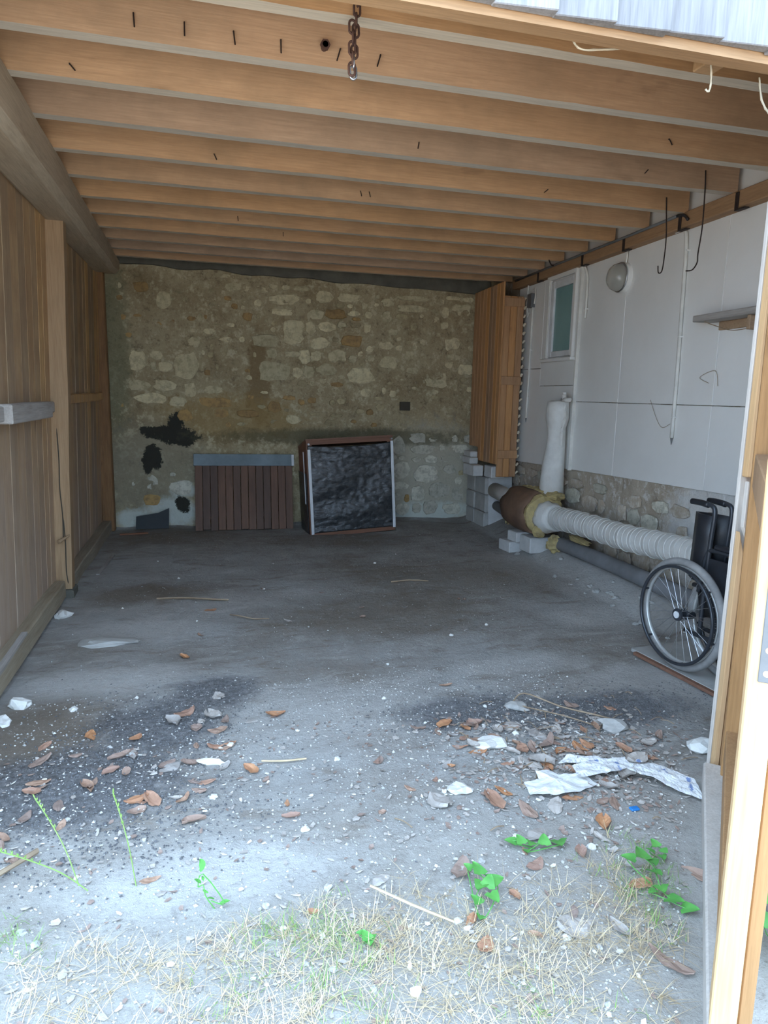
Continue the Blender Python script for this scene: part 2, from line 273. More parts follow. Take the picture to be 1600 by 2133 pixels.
# ------------------------------------------------------------------ geometry helpers
def tag(o, label=None, cat=None, group=None, kind=None):
    if label: o['label'] = label
    if cat: o['category'] = cat
    if group: o['group'] = group
    if kind: o['kind'] = kind
    return o
def link(o, parent=None):
    col.objects.link(o)
    if parent is not None: o.parent = parent
    return o
def empty(name, loc=(0, 0, 0), rz=0.0, parent=None):
    o = bpy.data.objects.new(name, None); o.empty_display_size = 0.1
    o.location = loc; o.rotation_euler = (0, 0, rz); return link(o, parent)
class MB:
    """collects polygons, becomes ONE mesh object"""
    def __init__(s): s.v = []; s.f = []; s.fm = []; s.mi = 0
    def add(s, vs, fs):
        b = len(s.v); s.v += [tuple(p) for p in vs]
        for f in fs: s.f.append(tuple(i + b for i in f)); s.fm.append(s.mi)
        return s
    def hexa(s, p):   # 8 corners, bottom ring 0-3 then top ring 4-7
        return s.add(p, [(3, 2, 1, 0), (4, 5, 6, 7), (0, 1, 5, 4), (1, 2, 6, 5), (2, 3, 7, 6), (3, 0, 4, 7)])
    def box(s, x0, x1, y0, y1, z0, z1):
        return s.hexa([(x0, y0, z0), (x1, y0, z0), (x1, y1, z0), (x0, y1, z0), (x0, y0, z1), (x1, y0, z1), (x1, y1, z1), (x0, y1, z1)])
    def tube(s, pts, rad, n=8, caps=True, wob=0.0):
        pts = [Vector(p) for p in pts]; N = len(pts)
        rad = rad if isinstance(rad, (list, tuple)) else [rad] * N
        rings = []; ref = None
        for i, p in enumerate(pts):
            t = (pts[min(i + 1, N - 1)] - pts[max(i - 1, 0)]).normalized()
            if ref is None: ref = Vector((0, 0, 1)) if abs(t.z) < 0.9 else Vector((1, 0, 0))
            a = t.cross(ref).normalized(); b = t.cross(a).normalized(); ref = -b if False else a.cross(t)
            rings.append([p + (a * math.cos(2 * PI * k / n) + b * math.sin(2 * PI * k / n)) * rad[i] * (1 + random.uniform(-wob, wob)) for k in range(n)])
        fs = []
        for i in range(N - 1):
            for k in range(n): fs.append((i * n + k, i * n + (k + 1) % n, (i + 1) * n + (k + 1) % n, (i + 1) * n + k))
        if caps: fs += [tuple(range(n))[::-1], tuple((N - 1) * n + k for k in range(n))]
        return s.add([q for r in rings for q in r], fs)
    def torus(s, c, ax, R, r, n=32, m=8, sq=1.0):
        c = Vector(c); ax = Vector(ax).normalized(); a = ax.orthogonal().normalized(); b = ax.cross(a)
        vs = []; fs = []
        for i in range(n):
            t = 2 * PI * i / n; d = a * math.cos(t) + b * math.sin(t)
            for j in range(m):
                u = 2 * PI * j / m; vs.append(c + d * (R + r * math.cos(u)) + ax * (r * sq * math.sin(u)))
        for i in range(n):
            for j in range(m): fs.append((i * m + j, ((i + 1) % n) * m + j, ((i + 1) % n) * m + (j + 1) % m, i * m + (j + 1) % m))
        return s.add(vs, fs)
    def build(s, name, mat, parent=None, smooth=False, bevel=0.0, mats=None):
        me = bpy.data.meshes.new(name); me.from_pydata(s.v, [], s.f)
        for m_ in (mats or [mat]): me.materials.append(m_)
        if mats: me.polygons.foreach_set('material_index', s.fm)
        if bevel:
            bm = bmesh.new(); bm.from_mesh(me)
            bmesh.ops.recalc_face_normals(bm, faces=bm.faces)
            bmesh.ops.bevel(bm, geom=list(bm.edges), offset=bevel, segments=1, affect='EDGES', clamp_overlap=True)
            bm.to_mesh(me); bm.free()
        if smooth: me.polygons.foreach_set('use_smooth', [True] * len(me.polygons))
        me.update()
        o = bpy.data.objects.new(name, me); return link(o, parent)
def box(name, x0, x1, y0, y1, z0, z1, mat, parent=None, bevel=0.004):
    return MB().box(x0, x1, y0, y1, z0, z1).build(name, M[mat], parent, bevel=bevel)
def spline(pts, n=6):
    P = [Vector(p) for p in pts]; out = []
    for i in range(len(P) - 1):
        p0, p1, p2, p3 = P[max(i - 1, 0)], P[i], P[i + 1], P[min(i + 2, len(P) - 1)]
        for k in range(n):
            t = k / n
            out.append(0.5 * ((2 * p1) + (p2 - p0) * t + (2 * p0 - 5 * p1 + 4 * p2 - p3) * t * t + (3 * p1 - p0 - 3 * p2 + p3) * t ** 3))
    return out + [P[-1]]
def WX(y): return 3.13 + 0.046 * y              # face of the white boarding on the right wall (slightly out of square)
def wp(y, d, z): return (WX(y) - d, y, z)       # d = how far a thing stands out from that face
def wbox(name, y0, y1, d0, d1, z0, z1, mat, parent=None, bevel=0.003, z0b=None):
    """box on the right wall; z0b = bottom height at y1 when the bottom slopes"""
    zb = z0 if z0b is None else z0b
    return MB().hexa([wp(y0, d1, z0), wp(y0, d0, z0), wp(y1, d0, zb), wp(y1, d1, zb), wp(y0, d1, z1), wp(y0, d0, z1), wp(y1, d0, z1), wp(y1, d1, z1)]).build(name, M[mat], parent, bevel=bevel)
def hnoise(x, y):
    p = Vector((x, y, 0.3))
    return 0.022 * mnoise.noise(p * 1.1) + 0.010 * mnoise.noise(p * 3.7) + 0.004 * mnoise.noise(p * 11)
def gz(x, y):
    """ground height"""
    z = hnoise(x, y)
    d = WX(y) - x                                # rubble bank along the right wall
    if y > 2.3: z += 0.12 * max(0.0, min(1.0, (0.42 - d) / 0.28)) * min(1.0, (y - 2.3) / 0.5)
    db = 7.8 - y
    z += 0.03 * max(0.0, min(1.0, (0.12 - db) / 0.12))
    return z

# ================================================================== THE SETTING
# ---- ground
xs = [-40, -20, -10, -5, -2.6, -1.8] + [-1.4 + 0.035 * i for i in range(150)] + [4.2, 6, 10, 20, 40]
ys = [-60, -30, -15, -8, -4, -2, -1, 0.0, 0.5] + [0.8 + 0.035 * i for i in range(206)] + [8.4, 10, 16, 30]
vs = [(x, y, gz(x, y) if -1.5 < x < 4.0 and 0.7 < y < 8.2 else 0.0) for y in ys for x in xs]
nx = len(xs)
fs = [(j * nx + i, j * nx + i + 1, (j + 1) * nx + i + 1, (j + 1) * nx + i) for j in range(len(ys) - 1) for i in range(nx - 1)]
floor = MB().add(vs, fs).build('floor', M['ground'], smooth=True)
tag(floor, 'packed grey dirt floor running out into the bright yard', 'floor', kind='structure')

# ---- back wall with its stones
wall_back = MB().box(-1.35, 3.75, 7.8, 8.1, -0.15, 3.0)
# roughen the front: a grid skin in front of the core
gv = []; gf = []; NX, NZ = 110, 70
for j in range(NZ + 1):
    for i in range(NX + 1):
        x = -1.2 + 4.8 * i / NX; z = -0.1 + 3.05 * j / NZ
        p = Vector((x * 1.0, 0.7, z))
        gv.append((x, 7.8 - 0.028 - 0.03 * mnoise.noise(p * 2.3) - 0.014 * mnoise.noise(p * 9), z))
for j in range(NZ):
    for i in range(NX):
        a = j * (NX + 1) + i; gf.append((a, a + 1, a + NX + 2, a + NX + 1))
wall_back.add(gv, gf)
wall_back = wall_back.build('wall_back', M['plaster_back'], smooth=False)
tag(wall_back, 'mossy rubble stone back wall with peeling plaster', 'wall', kind='structure')
def stone_mesh(name, cx, cz, w, h, mat, parent, place, depth=0.03, n=13, seed=0, lift=0.045):
    rnd = random.Random(seed); ring = []
    e = rnd.uniform(2.4, 4.0)
    for k in range(n):
        t = 2 * PI * k / n + rnd.uniform(-0.17, 0.17); c, s_ = math.cos(t), math.sin(t)
        r = (abs(c) ** e + abs(s_) ** e) ** (-1 / e) * rnd.uniform(0.78, 1.08)
        ring.append((cx + 0.5 * w * r * c, cz + 0.5 * h * r * s_))
    vs = []
    for (sc, dd) in ((1.0, -0.01), (0.98, lift + depth * 0.45), (0.86, lift + depth)):
        for (x, z) in ring:
            vs.append(place(cx + (x - cx) * sc, cz + (z - cz) * sc, dd + rnd.uniform(-0.003, 0.003)))
    vs.append(place(cx, cz, lift + depth + rnd.uniform(-0.004, 0.006)))
    fs = []
    for L in range(2):
        for k in range(n): fs.append((L * n + k, L * n + (k + 1) % n, (L + 1) * n + (k + 1) % n, (L + 1) * n + k))
    for k in range(n): fs.append((2 * n + k, 2 * n + (k + 1) % n, 3 * n))
    return MB().add(vs, fs).build(name, M[mat], parent)
BACK = [(-0.59,2.55,0.16,0.12,1),(-0.37,2.43,0.16,0.21,0),(-0.65,1.8,0.19,0.24,0),(-0.46,1.86,0.14,0.1,0),(-0.15,1.76,0.27,0.31,0),(-0.37,1.75,0.15,0.11,0),(-0.49,1.75,0.06,0.09,0),(-0.64,1.54,0.23,0.12,0),(-0.38,1.55,0.24,0.13,0),(-0.53,1.41,0.34,0.12,0),(-0.12,1.51,0.12,0.16,0),(-0.25,1.38,0.18,0.11,0),(0.12,1.51,0.2,0.09,0),(0.09,2.13,0.14,0.07,0),(-0.07,2.01,0.13,0.11,0),(0.92,2.5,0.36,0.11,0),(0.92,2.37,0.37,0.08,0),(0.69,2.06,0.34,0.15,0),(1.0,2.15,0.25,0.3,0),(0.78,1.72,0.35,0.23,0),(1.04,1.72,0.12,0.14,0),(0.76,1.92,0.12,0.11,0),(0.99,1.92,0.21,0.07,0),(0.35,2.6,0.18,0.1,0),(0.59,2.59,0.26,0.07,0),(0.26,2.71,0.13,0.04,0),(-0.63,2.26,0.09,0.03,1),(0.28,2.05,0.18,0.06,0),(0.0,2.27,0.06,0.09,0),(0.5,2.3,0.11,0.09,1),(0.61,2.45,0.09,0.08,0),(0.14,1.38,0.39,0.12,1),(1.08,2.63,0.19,0.06,0),(1.33,2.55,0.24,0.13,0),(1.62,2.56,0.29,0.1,0),(1.25,2.36,0.18,0.12,0),(1.47,2.37,0.25,0.12,1),(1.68,2.39,0.15,0.06,0),(1.8,2.48,0.07,0.08,0),(1.85,2.38,0.1,0.09,0),(1.19,2.21,0.12,0.15,0),(1.37,2.23,0.21,0.12,0),(1.54,2.26,0.12,0.07,0),(1.71,2.33,0.11,0.04,1),(1.86,2.22,0.14,0.15,0),(2.06,2.37,0.12,0.13,0),(2.07,2.53,0.16,0.09,0),(2.37,2.59,0.43,0.06,0),(2.36,2.48,0.39,0.09,0),(2.63,2.46,0.12,0.06,0),(2.87,2.62,0.2,0.05,0),(3.05,2.61,0.14,0.06,0),(2.96,2.49,0.27,0.15,0),(2.77,2.45,0.1,0.13,0),(2.65,2.37,0.1,0.08,0),(2.76,2.31,0.1,0.09,0),(2.91,2.28,0.1,0.13,0),(3.05,2.29,0.15,0.13,0),(1.29,2.05,0.23,0.15,0),(1.66,2.09,0.27,0.15,1),(1.49,1.92,0.24,0.15,0),(1.25,1.91,0.14,0.11,0),(1.12,1.9,0.14,0.16,0),(1.67,1.89,0.1,0.1,0),(1.37,1.76,0.23,0.14,0),(1.17,1.73,0.14,0.15,0),(1.76,1.7,0.36,0.2,0),(2.09,1.86,0.23,0.16,0),(2.35,1.95,0.13,0.11,0),(2.39,1.78,0.22,0.08,0),(2.02,1.67,0.08,0.11,0),(2.06,2.05,0.17,0.09,0),(2.5,2.11,0.08,0.08,0),(2.87,2.1,0.21,0.16,0),(2.67,1.68,0.34,0.2,0),(2.69,1.94,0.12,0.08,0),(1.83,1.52,0.12,0.11,0),(2.15,1.51,0.08,0.08,0),(3.04,1.81,0.21,0.13,0),(2.89,1.95,0.19,0.07,0),(1.49,1.6,0.16,0.06,1),(3.11,1.58,0.08,0.07,0),(2.27,1.67,0.06,0.05,0),(2.41,1.58,0.06,0.04,0),(1.88,1.9,0.09,0.08,0),(2.68,2.2,0.09,0.05,0),(3.11,2.06,0.09,0.07,0),(2.24,0.91,0.17,0.22,2),(2.48,1.0,0.22,0.13,2),(2.54,0.86,0.33,0.12,2),(2.79,0.89,0.1,0.09,2),(3.01,0.87,0.26,0.11,2),(3.11,0.99,0.1,0.1,2),(2.65,0.74,0.18,0.1,2),(2.86,0.75,0.2,0.09,2),(2.9,0.62,0.18,0.12,2),(2.28,0.61,0.24,0.22,2),(2.6,0.56,0.35,0.22,2),(2.22,0.29,0.15,0.11,2),(2.5,0.33,0.19,0.2,2),(2.76,0.37,0.29,0.23,2),(2.31,0.14,0.2,0.16,2),(2.49,0.15,0.12,0.13,2),(2.66,0.15,0.2,0.18,2),(2.94,0.13,0.24,0.15,2),(3.01,0.32,0.15,0.2,2),(3.01,0.48,0.1,0.1,2),(2.26,0.43,0.24,0.1,2),(2.36,0.27,0.07,0.1,1),(-0.55,0.5,0.13,0.17,2),(-0.33,0.59,0.07,0.05,2),(-0.24,0.44,0.26,0.16,2),(-0.74,0.49,0.04,0.05,2),(-0.55,0.31,0.2,0.14,1),(-0.18,1.23,0.16,0.13,1),(0.2,1.26,0.2,0.1,1),(0.49,1.26,0.25,0.09,1),(0.78,1.34,0.16,0.13,1),(0.99,1.2,0.19,0.12,0)]
for i, (cx, cz, w, h, k) in enumerate(BACK):
    stone_mesh('stone', cx, cz, w, h, ('stone', 'stone_ochre', 'stone_grey')[k], wall_back, lambda x, z, d: (x, 7.8 - d, z), depth=random.uniform(0.0, 0.012), seed=100 + i, lift=0.035)
rs = random.Random(21); placed = [(c[0], c[1], c[2], c[3]) for c in BACK]
def filler(n, x0, x1, z0, z1, wr, hr, kinds, tries=4000):
    k = 0
    for _ in range(tries):
        if k >= n: break
        w, h = rs.uniform(*wr), rs.uniform(*hr); cx, cz = rs.uniform(x0 + w / 2, x1 - w / 2), rs.uniform(z0 + h / 2, z1 - h / 2)
        if any(abs(cx - a) < (w + c_) / 2 + 0.008 and abs(cz - b_) < (h + d_) / 2 + 0.008 for a, b_, c_, d_ in placed): continue
        placed.append((cx, cz, w, h)); k += 1
        stone_mesh('stone', cx, cz, w, h, rs.choice(kinds), wall_back, lambda x, z, d: (x, 7.8 - d, z), depth=rs.uniform(0.0, 0.008), n=9, seed=500 + len(placed), lift=0.034)
filler(26, 0.7, 2.0, 1.55, 2.66, (0.06, 0.16), (0.05, 0.10), ('stone', 'stone', 'stone_dull'))
filler(34, 2.0, 3.1, 1.45, 2.66, (0.05, 0.14), (0.04, 0.09), ('stone', 'stone_dull', 'stone_dull'))
filler(30, 2.12, 3.08, 0.06, 1.05, (0.06, 0.15), (0.05, 0.10), ('stone_grey', 'stone_dull'))
filler(40, -0.85, 0.9, 1.3, 2.66, (0.03, 0.10), (0.03, 0.07), ('stone_dull', 'stone_dull', 'stone', 'stone_ochre'))
filler(20, 0.2, 2.1, 1.08, 1.5, (0.05, 0.16), (0.04, 0.09), ('stone_ochre', 'stone_dull'))
# one block coloured dark like a recess and the cement strip along the top
box('dark_block', 2.24, 2.36, 7.73, 7.8, 1.32, 1.42, 'darkhole', wall_back)
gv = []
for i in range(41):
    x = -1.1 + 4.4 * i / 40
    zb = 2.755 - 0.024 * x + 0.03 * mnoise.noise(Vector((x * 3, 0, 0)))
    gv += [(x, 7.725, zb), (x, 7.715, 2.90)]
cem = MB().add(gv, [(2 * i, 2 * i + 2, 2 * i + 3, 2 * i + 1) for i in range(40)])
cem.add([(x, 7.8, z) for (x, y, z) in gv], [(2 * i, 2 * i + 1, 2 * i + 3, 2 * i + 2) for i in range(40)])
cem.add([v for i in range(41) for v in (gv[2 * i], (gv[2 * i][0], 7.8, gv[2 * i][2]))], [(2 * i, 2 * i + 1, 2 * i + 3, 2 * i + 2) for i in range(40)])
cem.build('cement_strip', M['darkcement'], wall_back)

# ---- ceiling: deck and joists
ceiling = MB().box(-1.35, 3.75, 2.05, 8.1, 2.985, 3.03).build('ceiling', M['deck'])
tag(ceiling, 'timber roof deck carried on a row of orange brown joists', 'ceiling', kind='structure')
JY = [2.55, 2.94, 3.355, 3.81, 4.29, 4.755, 5.23, 5.68, 6.13, 6.56, 6.98, 7.38]
JO = []
for i, y in enumerate(JY):
    th = 0.064; b = MB(); N = 24; x0, x1 = -1.05, WX(y) - 0.05
    sag = random.uniform(-0.008, 0.008); z0 = 2.78
    vs = []
    for k in range(N + 1):
        x = x0 + (x1 - x0) * k / N; q = 0.006 * mnoise.noise(Vector((x * 0.8, y, 0))) + sag * math.sin(PI * k / N)
        e = 0.004 * mnoise.noise(Vector((x * 6, y, 2)))
        vs += [(x, y + q, z0 + q + e), (x, y + q + th, z0 + q), (x, y + q + th, 2.99), (x, y + q, 2.99)]
    for k in range(N):
        a = 4 * k
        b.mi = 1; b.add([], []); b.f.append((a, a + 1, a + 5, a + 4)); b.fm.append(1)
        for (p, q_) in ((1, 2), (2, 3), (3, 0)): b.f.append((a + p, a + q_, a + 4 + q_, a + 4 + p)); b.fm.append(0)
    b.v = vs; b.f += [(3, 2, 1, 0), (4 * N, 4 * N + 1, 4 * N + 2, 4 * N + 3)]; b.fm += [0, 0]
    JO.append(b.build('joist', M['joist'], ceiling, mats=[M['joist'], M['joist_under']]))
def nail(j, x, z, a, l=0.05):
    y = JY[j] - 0.004
    MB().tube([(x, y + 0.01, z), (x, y - 0.006, z), (x + l * math.sin(a), y - 0.012, z - l * math.cos(a))], 0.003, 5).build('nail', M['darkiron'], JO[j])
for (x, z, a) in ((-0.21, 2.865, 0.05), (-0.03, 2.86, 0.0), (0.15, 2.855, 0.1), (0.33, 2.85, 0.0), (0.565, 2.85, -0.3), (0.73, 2.85, -0.3)): nail(1, x, z, a)
for (j, x, z, a) in ((3, 1.17, 2.85, -0.2), (2, -0.50, 2.83, 0.7), (5, 1.06, 2.84, 0.2), (5, 1.12, 2.84, 0.2), (3, 2.6, 2.85, -0.8), (4, 2.2, 2.83, -0.9), (7, 0.3, 2.83, 0.1), (8, 0.7, 2.84, 0), (4, 0.1, 2.83, 0.4), (2, 2.4, 2.85, 0.5)): nail(j, x, z, a, 0.035)
bolt = MB().tube([(0.50, 2.95, 2.845), (0.50, 2.90, 2.845)], [0.012, 0.012], 8).tube([(0.50, 2.915, 2.845), (0.50, 2.90, 2.845)], [0.02, 0.02], 6).build('bolt', M['rust'], JO[1])

# ---- left wall: planks, post, sills, rails
wall_left = MB().hexa([(-1.30, 2.1, -0.1), (-1.075, 2.1, -0.1), (-1.075, 7.85, -0.1), (-1.30, 7.85, -0.1), (-1.30, 2.1, 2.99), (-1.0, 2.1, 2.99), (-1.0, 7.85, 2.99), (-1.30, 7.85, 2.99)]).build('wall_left', M['deck'])
tag(wall_left, 'plank wall on the left with a post, sills and rails', 'wall', kind='structure')
def lx(z): return -1.055 + 0.028 * z
def plank_left(y0, y1, d, z0=0.05, z1=2.80):
    b = MB()
    b.hexa([(lx(z0) - 0.02, y0, z0), (lx(z0) + d, y0, z0), (lx(z0) + d, y1, z0), (lx(z0) - 0.02, y1, z0), (lx(z1) - 0.02, y0, z1), (lx(z1) + d, y0, z1), (lx(z1) + d, y1, z1), (lx(z1) - 0.02, y1, z1)])
    b.build('plank', M['plank'], wall_left, bevel=0)
y = 2.12
while y < 5.2:
    w = random.uniform(0.13, 0.2); y2 = min(y + w, 5.22); plank_left(y, y2 - 0.006, random.uniform(0.0, 0.004)); y = y2
y = 5.36
while y < 7.6:
    w = random.uniform(0.11, 0.17); y2 = min(y + w, 7.66); plank_left(y, y2 - 0.006, random.uniform(-0.002, 0.003)); y = y2
# post
b = MB(); vs = []; Np = 16
for k in range(Np + 1):
    z = -0.05 + 2.80 * k / Np; q = 0.006 * mnoise.noise(Vector((0, 3.1, z * 1.7)))
    xr = -0.945 + 0.03 * z + q
    vs += [(-1.08, 5.20, z), (xr, 5.20 + q, z), (xr, 5.30 + q, z), (-1.08, 5.30, z)]
fs = [(3, 2, 1, 0), tuple(4 * Np + i for i in range(4))]
for k in range(Np):
    for i in range(4): a = 4 * k; fs.append((a + i, a + (i + 1) % 4, a + 4 + (i + 1) % 4, a + 4 + i))
post = MB().add(vs, fs).build('post', M['post'], wall_left)
crack = spline([(-0.985, 5.199, 1.22), (-0.982, 5.199, 1.0), (-0.988, 5.199, 0.8), (-0.98, 5.199, 0.6), (-0.985, 5.199, 0.42)], 4)
MB().tube(crack, [0.001] + [0.004] * (len(crack) - 2) + [0.001], 5).build('crack', M['darkhole'], post)
crack = spline([(-0.978, 5.199, 0.60), (-0.972, 5.199, 0.40), (-0.977, 5.199, 0.2), (-0.968, 5.199, 0.1)], 4)
MB().tube(crack, [0.001] + [0.004] * (len(crack) - 2) + [0.001], 5).build('crack', M['darkhole'], post)
box('post_shoe', -1.04, -0.93, 5.16, 5.34, -0.06, 0.06, 'darkcement', wall_left, bevel=0.01)
box('far_post', -1.05, -0.93, 7.62, 7.74, 0.0, 2.75, 'farpost', wall_left, bevel=0.008)
def beamx(name, pts, w, h, mat, parent):
    """rough timber through (y, x, z) points, right face at x"""
    vs = []; n = len(pts)
    for (yy, xx, zz) in pts: vs += [(xx - w, yy, zz), (xx, yy, zz), (xx, yy, zz + h), (xx - w, yy, zz + h)]
    fs = [(3, 2, 1, 0), tuple(4 * (n - 1) + i for i in range(4))]
    for k in range(n - 1):
        for i in range(4): a = 4 * k; fs.append((a + i, a + (i + 1) % 4, a + 4 + (i + 1) % 4, a + 4 + i))
    return MB().add(vs, fs).build(name, M[mat], parent, bevel=0.008)
def jit(y0, y1, x, z, n, a=0.006): return [(y0 + (y1 - y0) * k / n, x + random.uniform(-a, a), z + random.uniform(-a, a)) for k in range(n + 1)]
beamx('sill', jit(2.12, 5.16, -0.975, 0.015, 10), 0.09, 0.125, 'sill', wall_left)
beamx('sill', jit(5.34, 7.72, -0.965, -0.01, 8), 0.09, 0.125, 'sill', wall_left)
beamx('rail', jit(2.12, 5.2, -0.985, 1.335, 4), 0.05, 0.075, 'greywood', wall_left)
beamx('rail', jit(5.32, 7.64, -0.985, 1.38, 6, 0.008), 0.05, 0.075, 'plank', wall_left)
box('rail_block', -1.0, -0.925, 3.83, 4.80, 1.312, 1.412, 'greywood', wall_left, bevel=0.006)
MB().box(-1.0, -0.935, 2.12, 3.72, 1.33, 1.405).build('rail_block', M['greywood'], wall_left, bevel=0.006)
MB().tube([(-0.94, 5.19, 0.46), (-1.0, 5.10, 0.43)], [0.006, 0.016], 6).build('peg', M['post'], wall_left)
# strip of wood lying along the near sill
MB().hexa([(-0.99, 3.30, 0.145), (-0.955, 3.30, 0.145), (-0.965, 3.98, 0.15), (-0.995, 3.98, 0.15), (-0.99, 3.30, 0.16), (-0.955, 3.30, 0.16), (-0.965, 3.98, 0.165), (-0.995, 3.98, 0.165)]).build('loose_batten', M['greywood'], wall_left)
# long beam under the joist ends
pts = []
for k in range(13):
    t = k / 12; yy = 2.1 + 5.68 * t
    pts.append((yy, -0.735 - 0.055 * t + random.uniform(-0.006, 0.006), 2.545 + 0.085 * t + (0.03 if k == 12 else 0) + random.uniform(-0.008, 0.008)))
vs = []
for (yy, xx, zz) in pts: vs += [(xx - 0.26, yy, zz + 0.04), (xx - 0.20, yy, zz), (xx - 0.04, yy, zz), (xx, yy, zz + 0.04), (xx + 0.01, yy, 2.782), (xx - 0.26, yy, 2.782)]
fs = [tuple(range(6))[::-1], tuple(72 + i for i in range(6))]
for k in range(12):
    for i in range(6): a = 6 * k; fs.append((a + i, a + (i + 1) % 6, a + 6 + (i + 1) % 6, a + 6 + i))
beam = MB().add(vs, fs).build('trim_1', M['beam'])
tag(beam, 'thick rough grey beam carrying the joists along the left wall', 'beam', kind='structure')

# ---- right wall: stone base, white boards, ledger
wall_right = MB().hexa([wp(2.1, -0.03, -0.1), wp(2.1, -0.35, -0.1), wp(7.9, -0.35, -0.1), wp(7.9, -0.03, -0.1), wp(2.1, -0.03, 2.99), wp(2.1, -0.35, 2.99), wp(7.9, -0.35, 2.99), wp(7.9, -0.03, 2.99)])
gv = []; gf = []; NY, NZ = 120, 22
for j in range(NZ + 1):
    for i in range(NY + 1):
        yy = 2.2 + 5.5 * i / NY; z = -0.05 + 1.05 * j / NZ
        p = Vector((3.3, yy, z)); gv.append(wp(yy, -0.02 + 0.022 * mnoise.noise(p * 3) + 0.012 * mnoise.noise(p * 10), z))
for j in range(NZ):
    for i in range(NY):
        a = j * (NY + 1) + i; gf.append((a, a + NY + 1, a + NY + 2, a + 1))
wall_right.add(gv, gf)
wall_right = wall_right.build('wall_right', M['plaster_right'])
tag(wall_right, 'right wall of white boards over a rough stone base', 'wall', kind='structure')
def zbot(y): return 0.905 - 0.033 * (y - 3.57)
rs = random.Random(5); yy = 2.5; i = 0
for (za, zb_) in ((0.12, 0.30), (0.31, 0.48), (0.49, 0.64), (0.65, 0.77)):
    yy = 2.4 + rs.random() * 0.2
    while yy < 7.1:
        w = rs.uniform(0.12, 0.33)
        if rs.random() < 0.72:
            cz = (za + zb_) / 2 + rs.uniform(-0.02, 0.02)
            stone_mesh('stone', yy + w / 2, cz, w * 0.92, (zb_ - za) * rs.uniform(0.75, 1.0), rs.choice(('stone_tan', 'stone_tan', 'stone_grey')), wall_right, lambda a_, z, d: wp(a_, d, z), depth=rs.uniform(0.0, 0.012), seed=900 + i, lift=0.0); i += 1
        yy += w
def wpanel(y0, y1, d, z0, z1, slope=False):
    e = 0.0025
    wbox('panel', y0 + e, y1 - e, -0.03, d, zbot(y0) if slope else z0 + e, z1 - e, 'whitepaint', wall_right, bevel=0.002, z0b=zbot(y1) if slope else None)
for (y0, y1) in ((2.12, 2.75), (2.75, 3.91), (3.91, 5.08), (5.08, 5.82)):
    wpanel(y0, y1, 0.0, 1.47, 2.70); wpanel(y0, y1, 0.002, 0, 1.47, True)
wpanel(6.57, 7.22, 0.022, 1.80, 2.68); wpanel(6.57, 7.22, 0.022, 0, 1.80, True)
wpanel(5.82, 6.57, 0.026, 0, 1.62, True); wpanel(5.84, 6.57, 0.022, 1.62, 1.87)
wpanel(6.47, 6.57, 0.022, 1.87, 2.68); wpanel(5.82, 5.87, 0.022, 1.87, 2.70); wpanel(5.87, 6.47, 0.012, 1.87, 2.70)
wbox('cover_strip', 5.80, 5.825, 0.0, 0.034, zbot(5.8) - 0.01, 2.70, 'whitecable', wall_right)
for (y0, y1) in ((2.12, 4.4), (4.4, 7.1)): wbox('upper_board', y0, y1, -0.03, -0.004, 2.69, 2.985, 'whitepaint', wall_right)
ledger = wbox('ledger', 2.12, 7.3, -0.03, 0.08, 2.682, 2.782, 'ledger', wall_right, bevel=0.006)
# front part of the right wall by the opening is out of sight behind the door; window
win = empty('window_1', wp(6.15, 0, 1.87)); tag(win, 'small white framed window with a frosted teal pane', 'window', kind='structure')
def wpart(name, y0, y1, d0, d1, z0, z1, mat, parent=None):
    p = win if parent is None else parent
    o = wbox(name, y0, y1, d0, d1, z0, z1, mat, None, bevel=0.004); o.parent = win; o.matrix_parent_inverse = Matrix.Translation(-Vector(win.location)); return o
wpart('casing', 6.40, 6.47, 0.02, 0.05, 1.87, 2.70, 'whitepaint'); wpart('casing', 5.865, 5.90, 0.02, 0.05, 1.87, 2.70, 'whitepaint')
wpart('casing', 5.90, 6.40, 0.02, 0.05, 2.645, 2.70, 'whitepaint')
wpart('sash', 6.32, 6.39, 0.0, 0.04, 1.90, 2.63, 'whitestrip'); wpart('sash', 5.905, 5.94, 0.0, 0.04, 1.90, 2.63, 'whitestrip')
wpart('sash', 5.94, 6.32, 0.0, 0.038, 2.56, 2.63, 'whitestrip'); wpart('sash', 5.94, 6.32, 0.0, 0.038, 1.90, 1.955, 'whitestrip')
wpart('pane', 5.94, 6.32, 0.0, 0.022, 1.955, 2.56, 'pane')
wpart('window_sill', 5.84, 6.50, 0.0, 0.075, 1.855, 1.885, 'whitepaint')
wpart('bead', 6.395, 6.41, 0.045, 0.06, 1.89, 2.65, 'whitecable')

# ---- front: header, weathered boards above the opening, right jamb, kerb
wall_front = MB().box(-1.3, 3.5, 2.105, 2.165, 2.62, 3.35).build('wall_front', M['header'])
tag(wall_front, 'timber header over the opening clad with weathered boards', 'wall', kind='structure')
x = -1.2; k = 0
while x < 3.4:
    w = random.uniform(0.195, 0.22)
    z0 = 2.645 + random.uniform(-0.006, 0.006)
    MB().hexa([(x, 2.08, z0), (x + w, 2.060, z0), (x + w, 2.103, z0), (x, 2.103, z0), (x, 2.08, 3.4), (x + w, 2.060, 3.4), (x + w, 2.103, 3.4), (x, 2.103, 3.4)]).build('board', M['facade'], wall_front, bevel=0.003)
    x += w - 0.004; k += 1
box('cleat', 1.72, 1.80, 2.20, 2.30, 2.655, 2.70, 'header', wall_front)
box('front_stud', 2.16, 3.3, 2.13, 2.20, -0.05, 2.64, 'deck', wall_front)
jamb = empty('trim_2', (1.92, 2.08, 0)); tag(jamb, 'built-up door jamb of planks with a short diagonal brace', 'jamb', kind='structure')
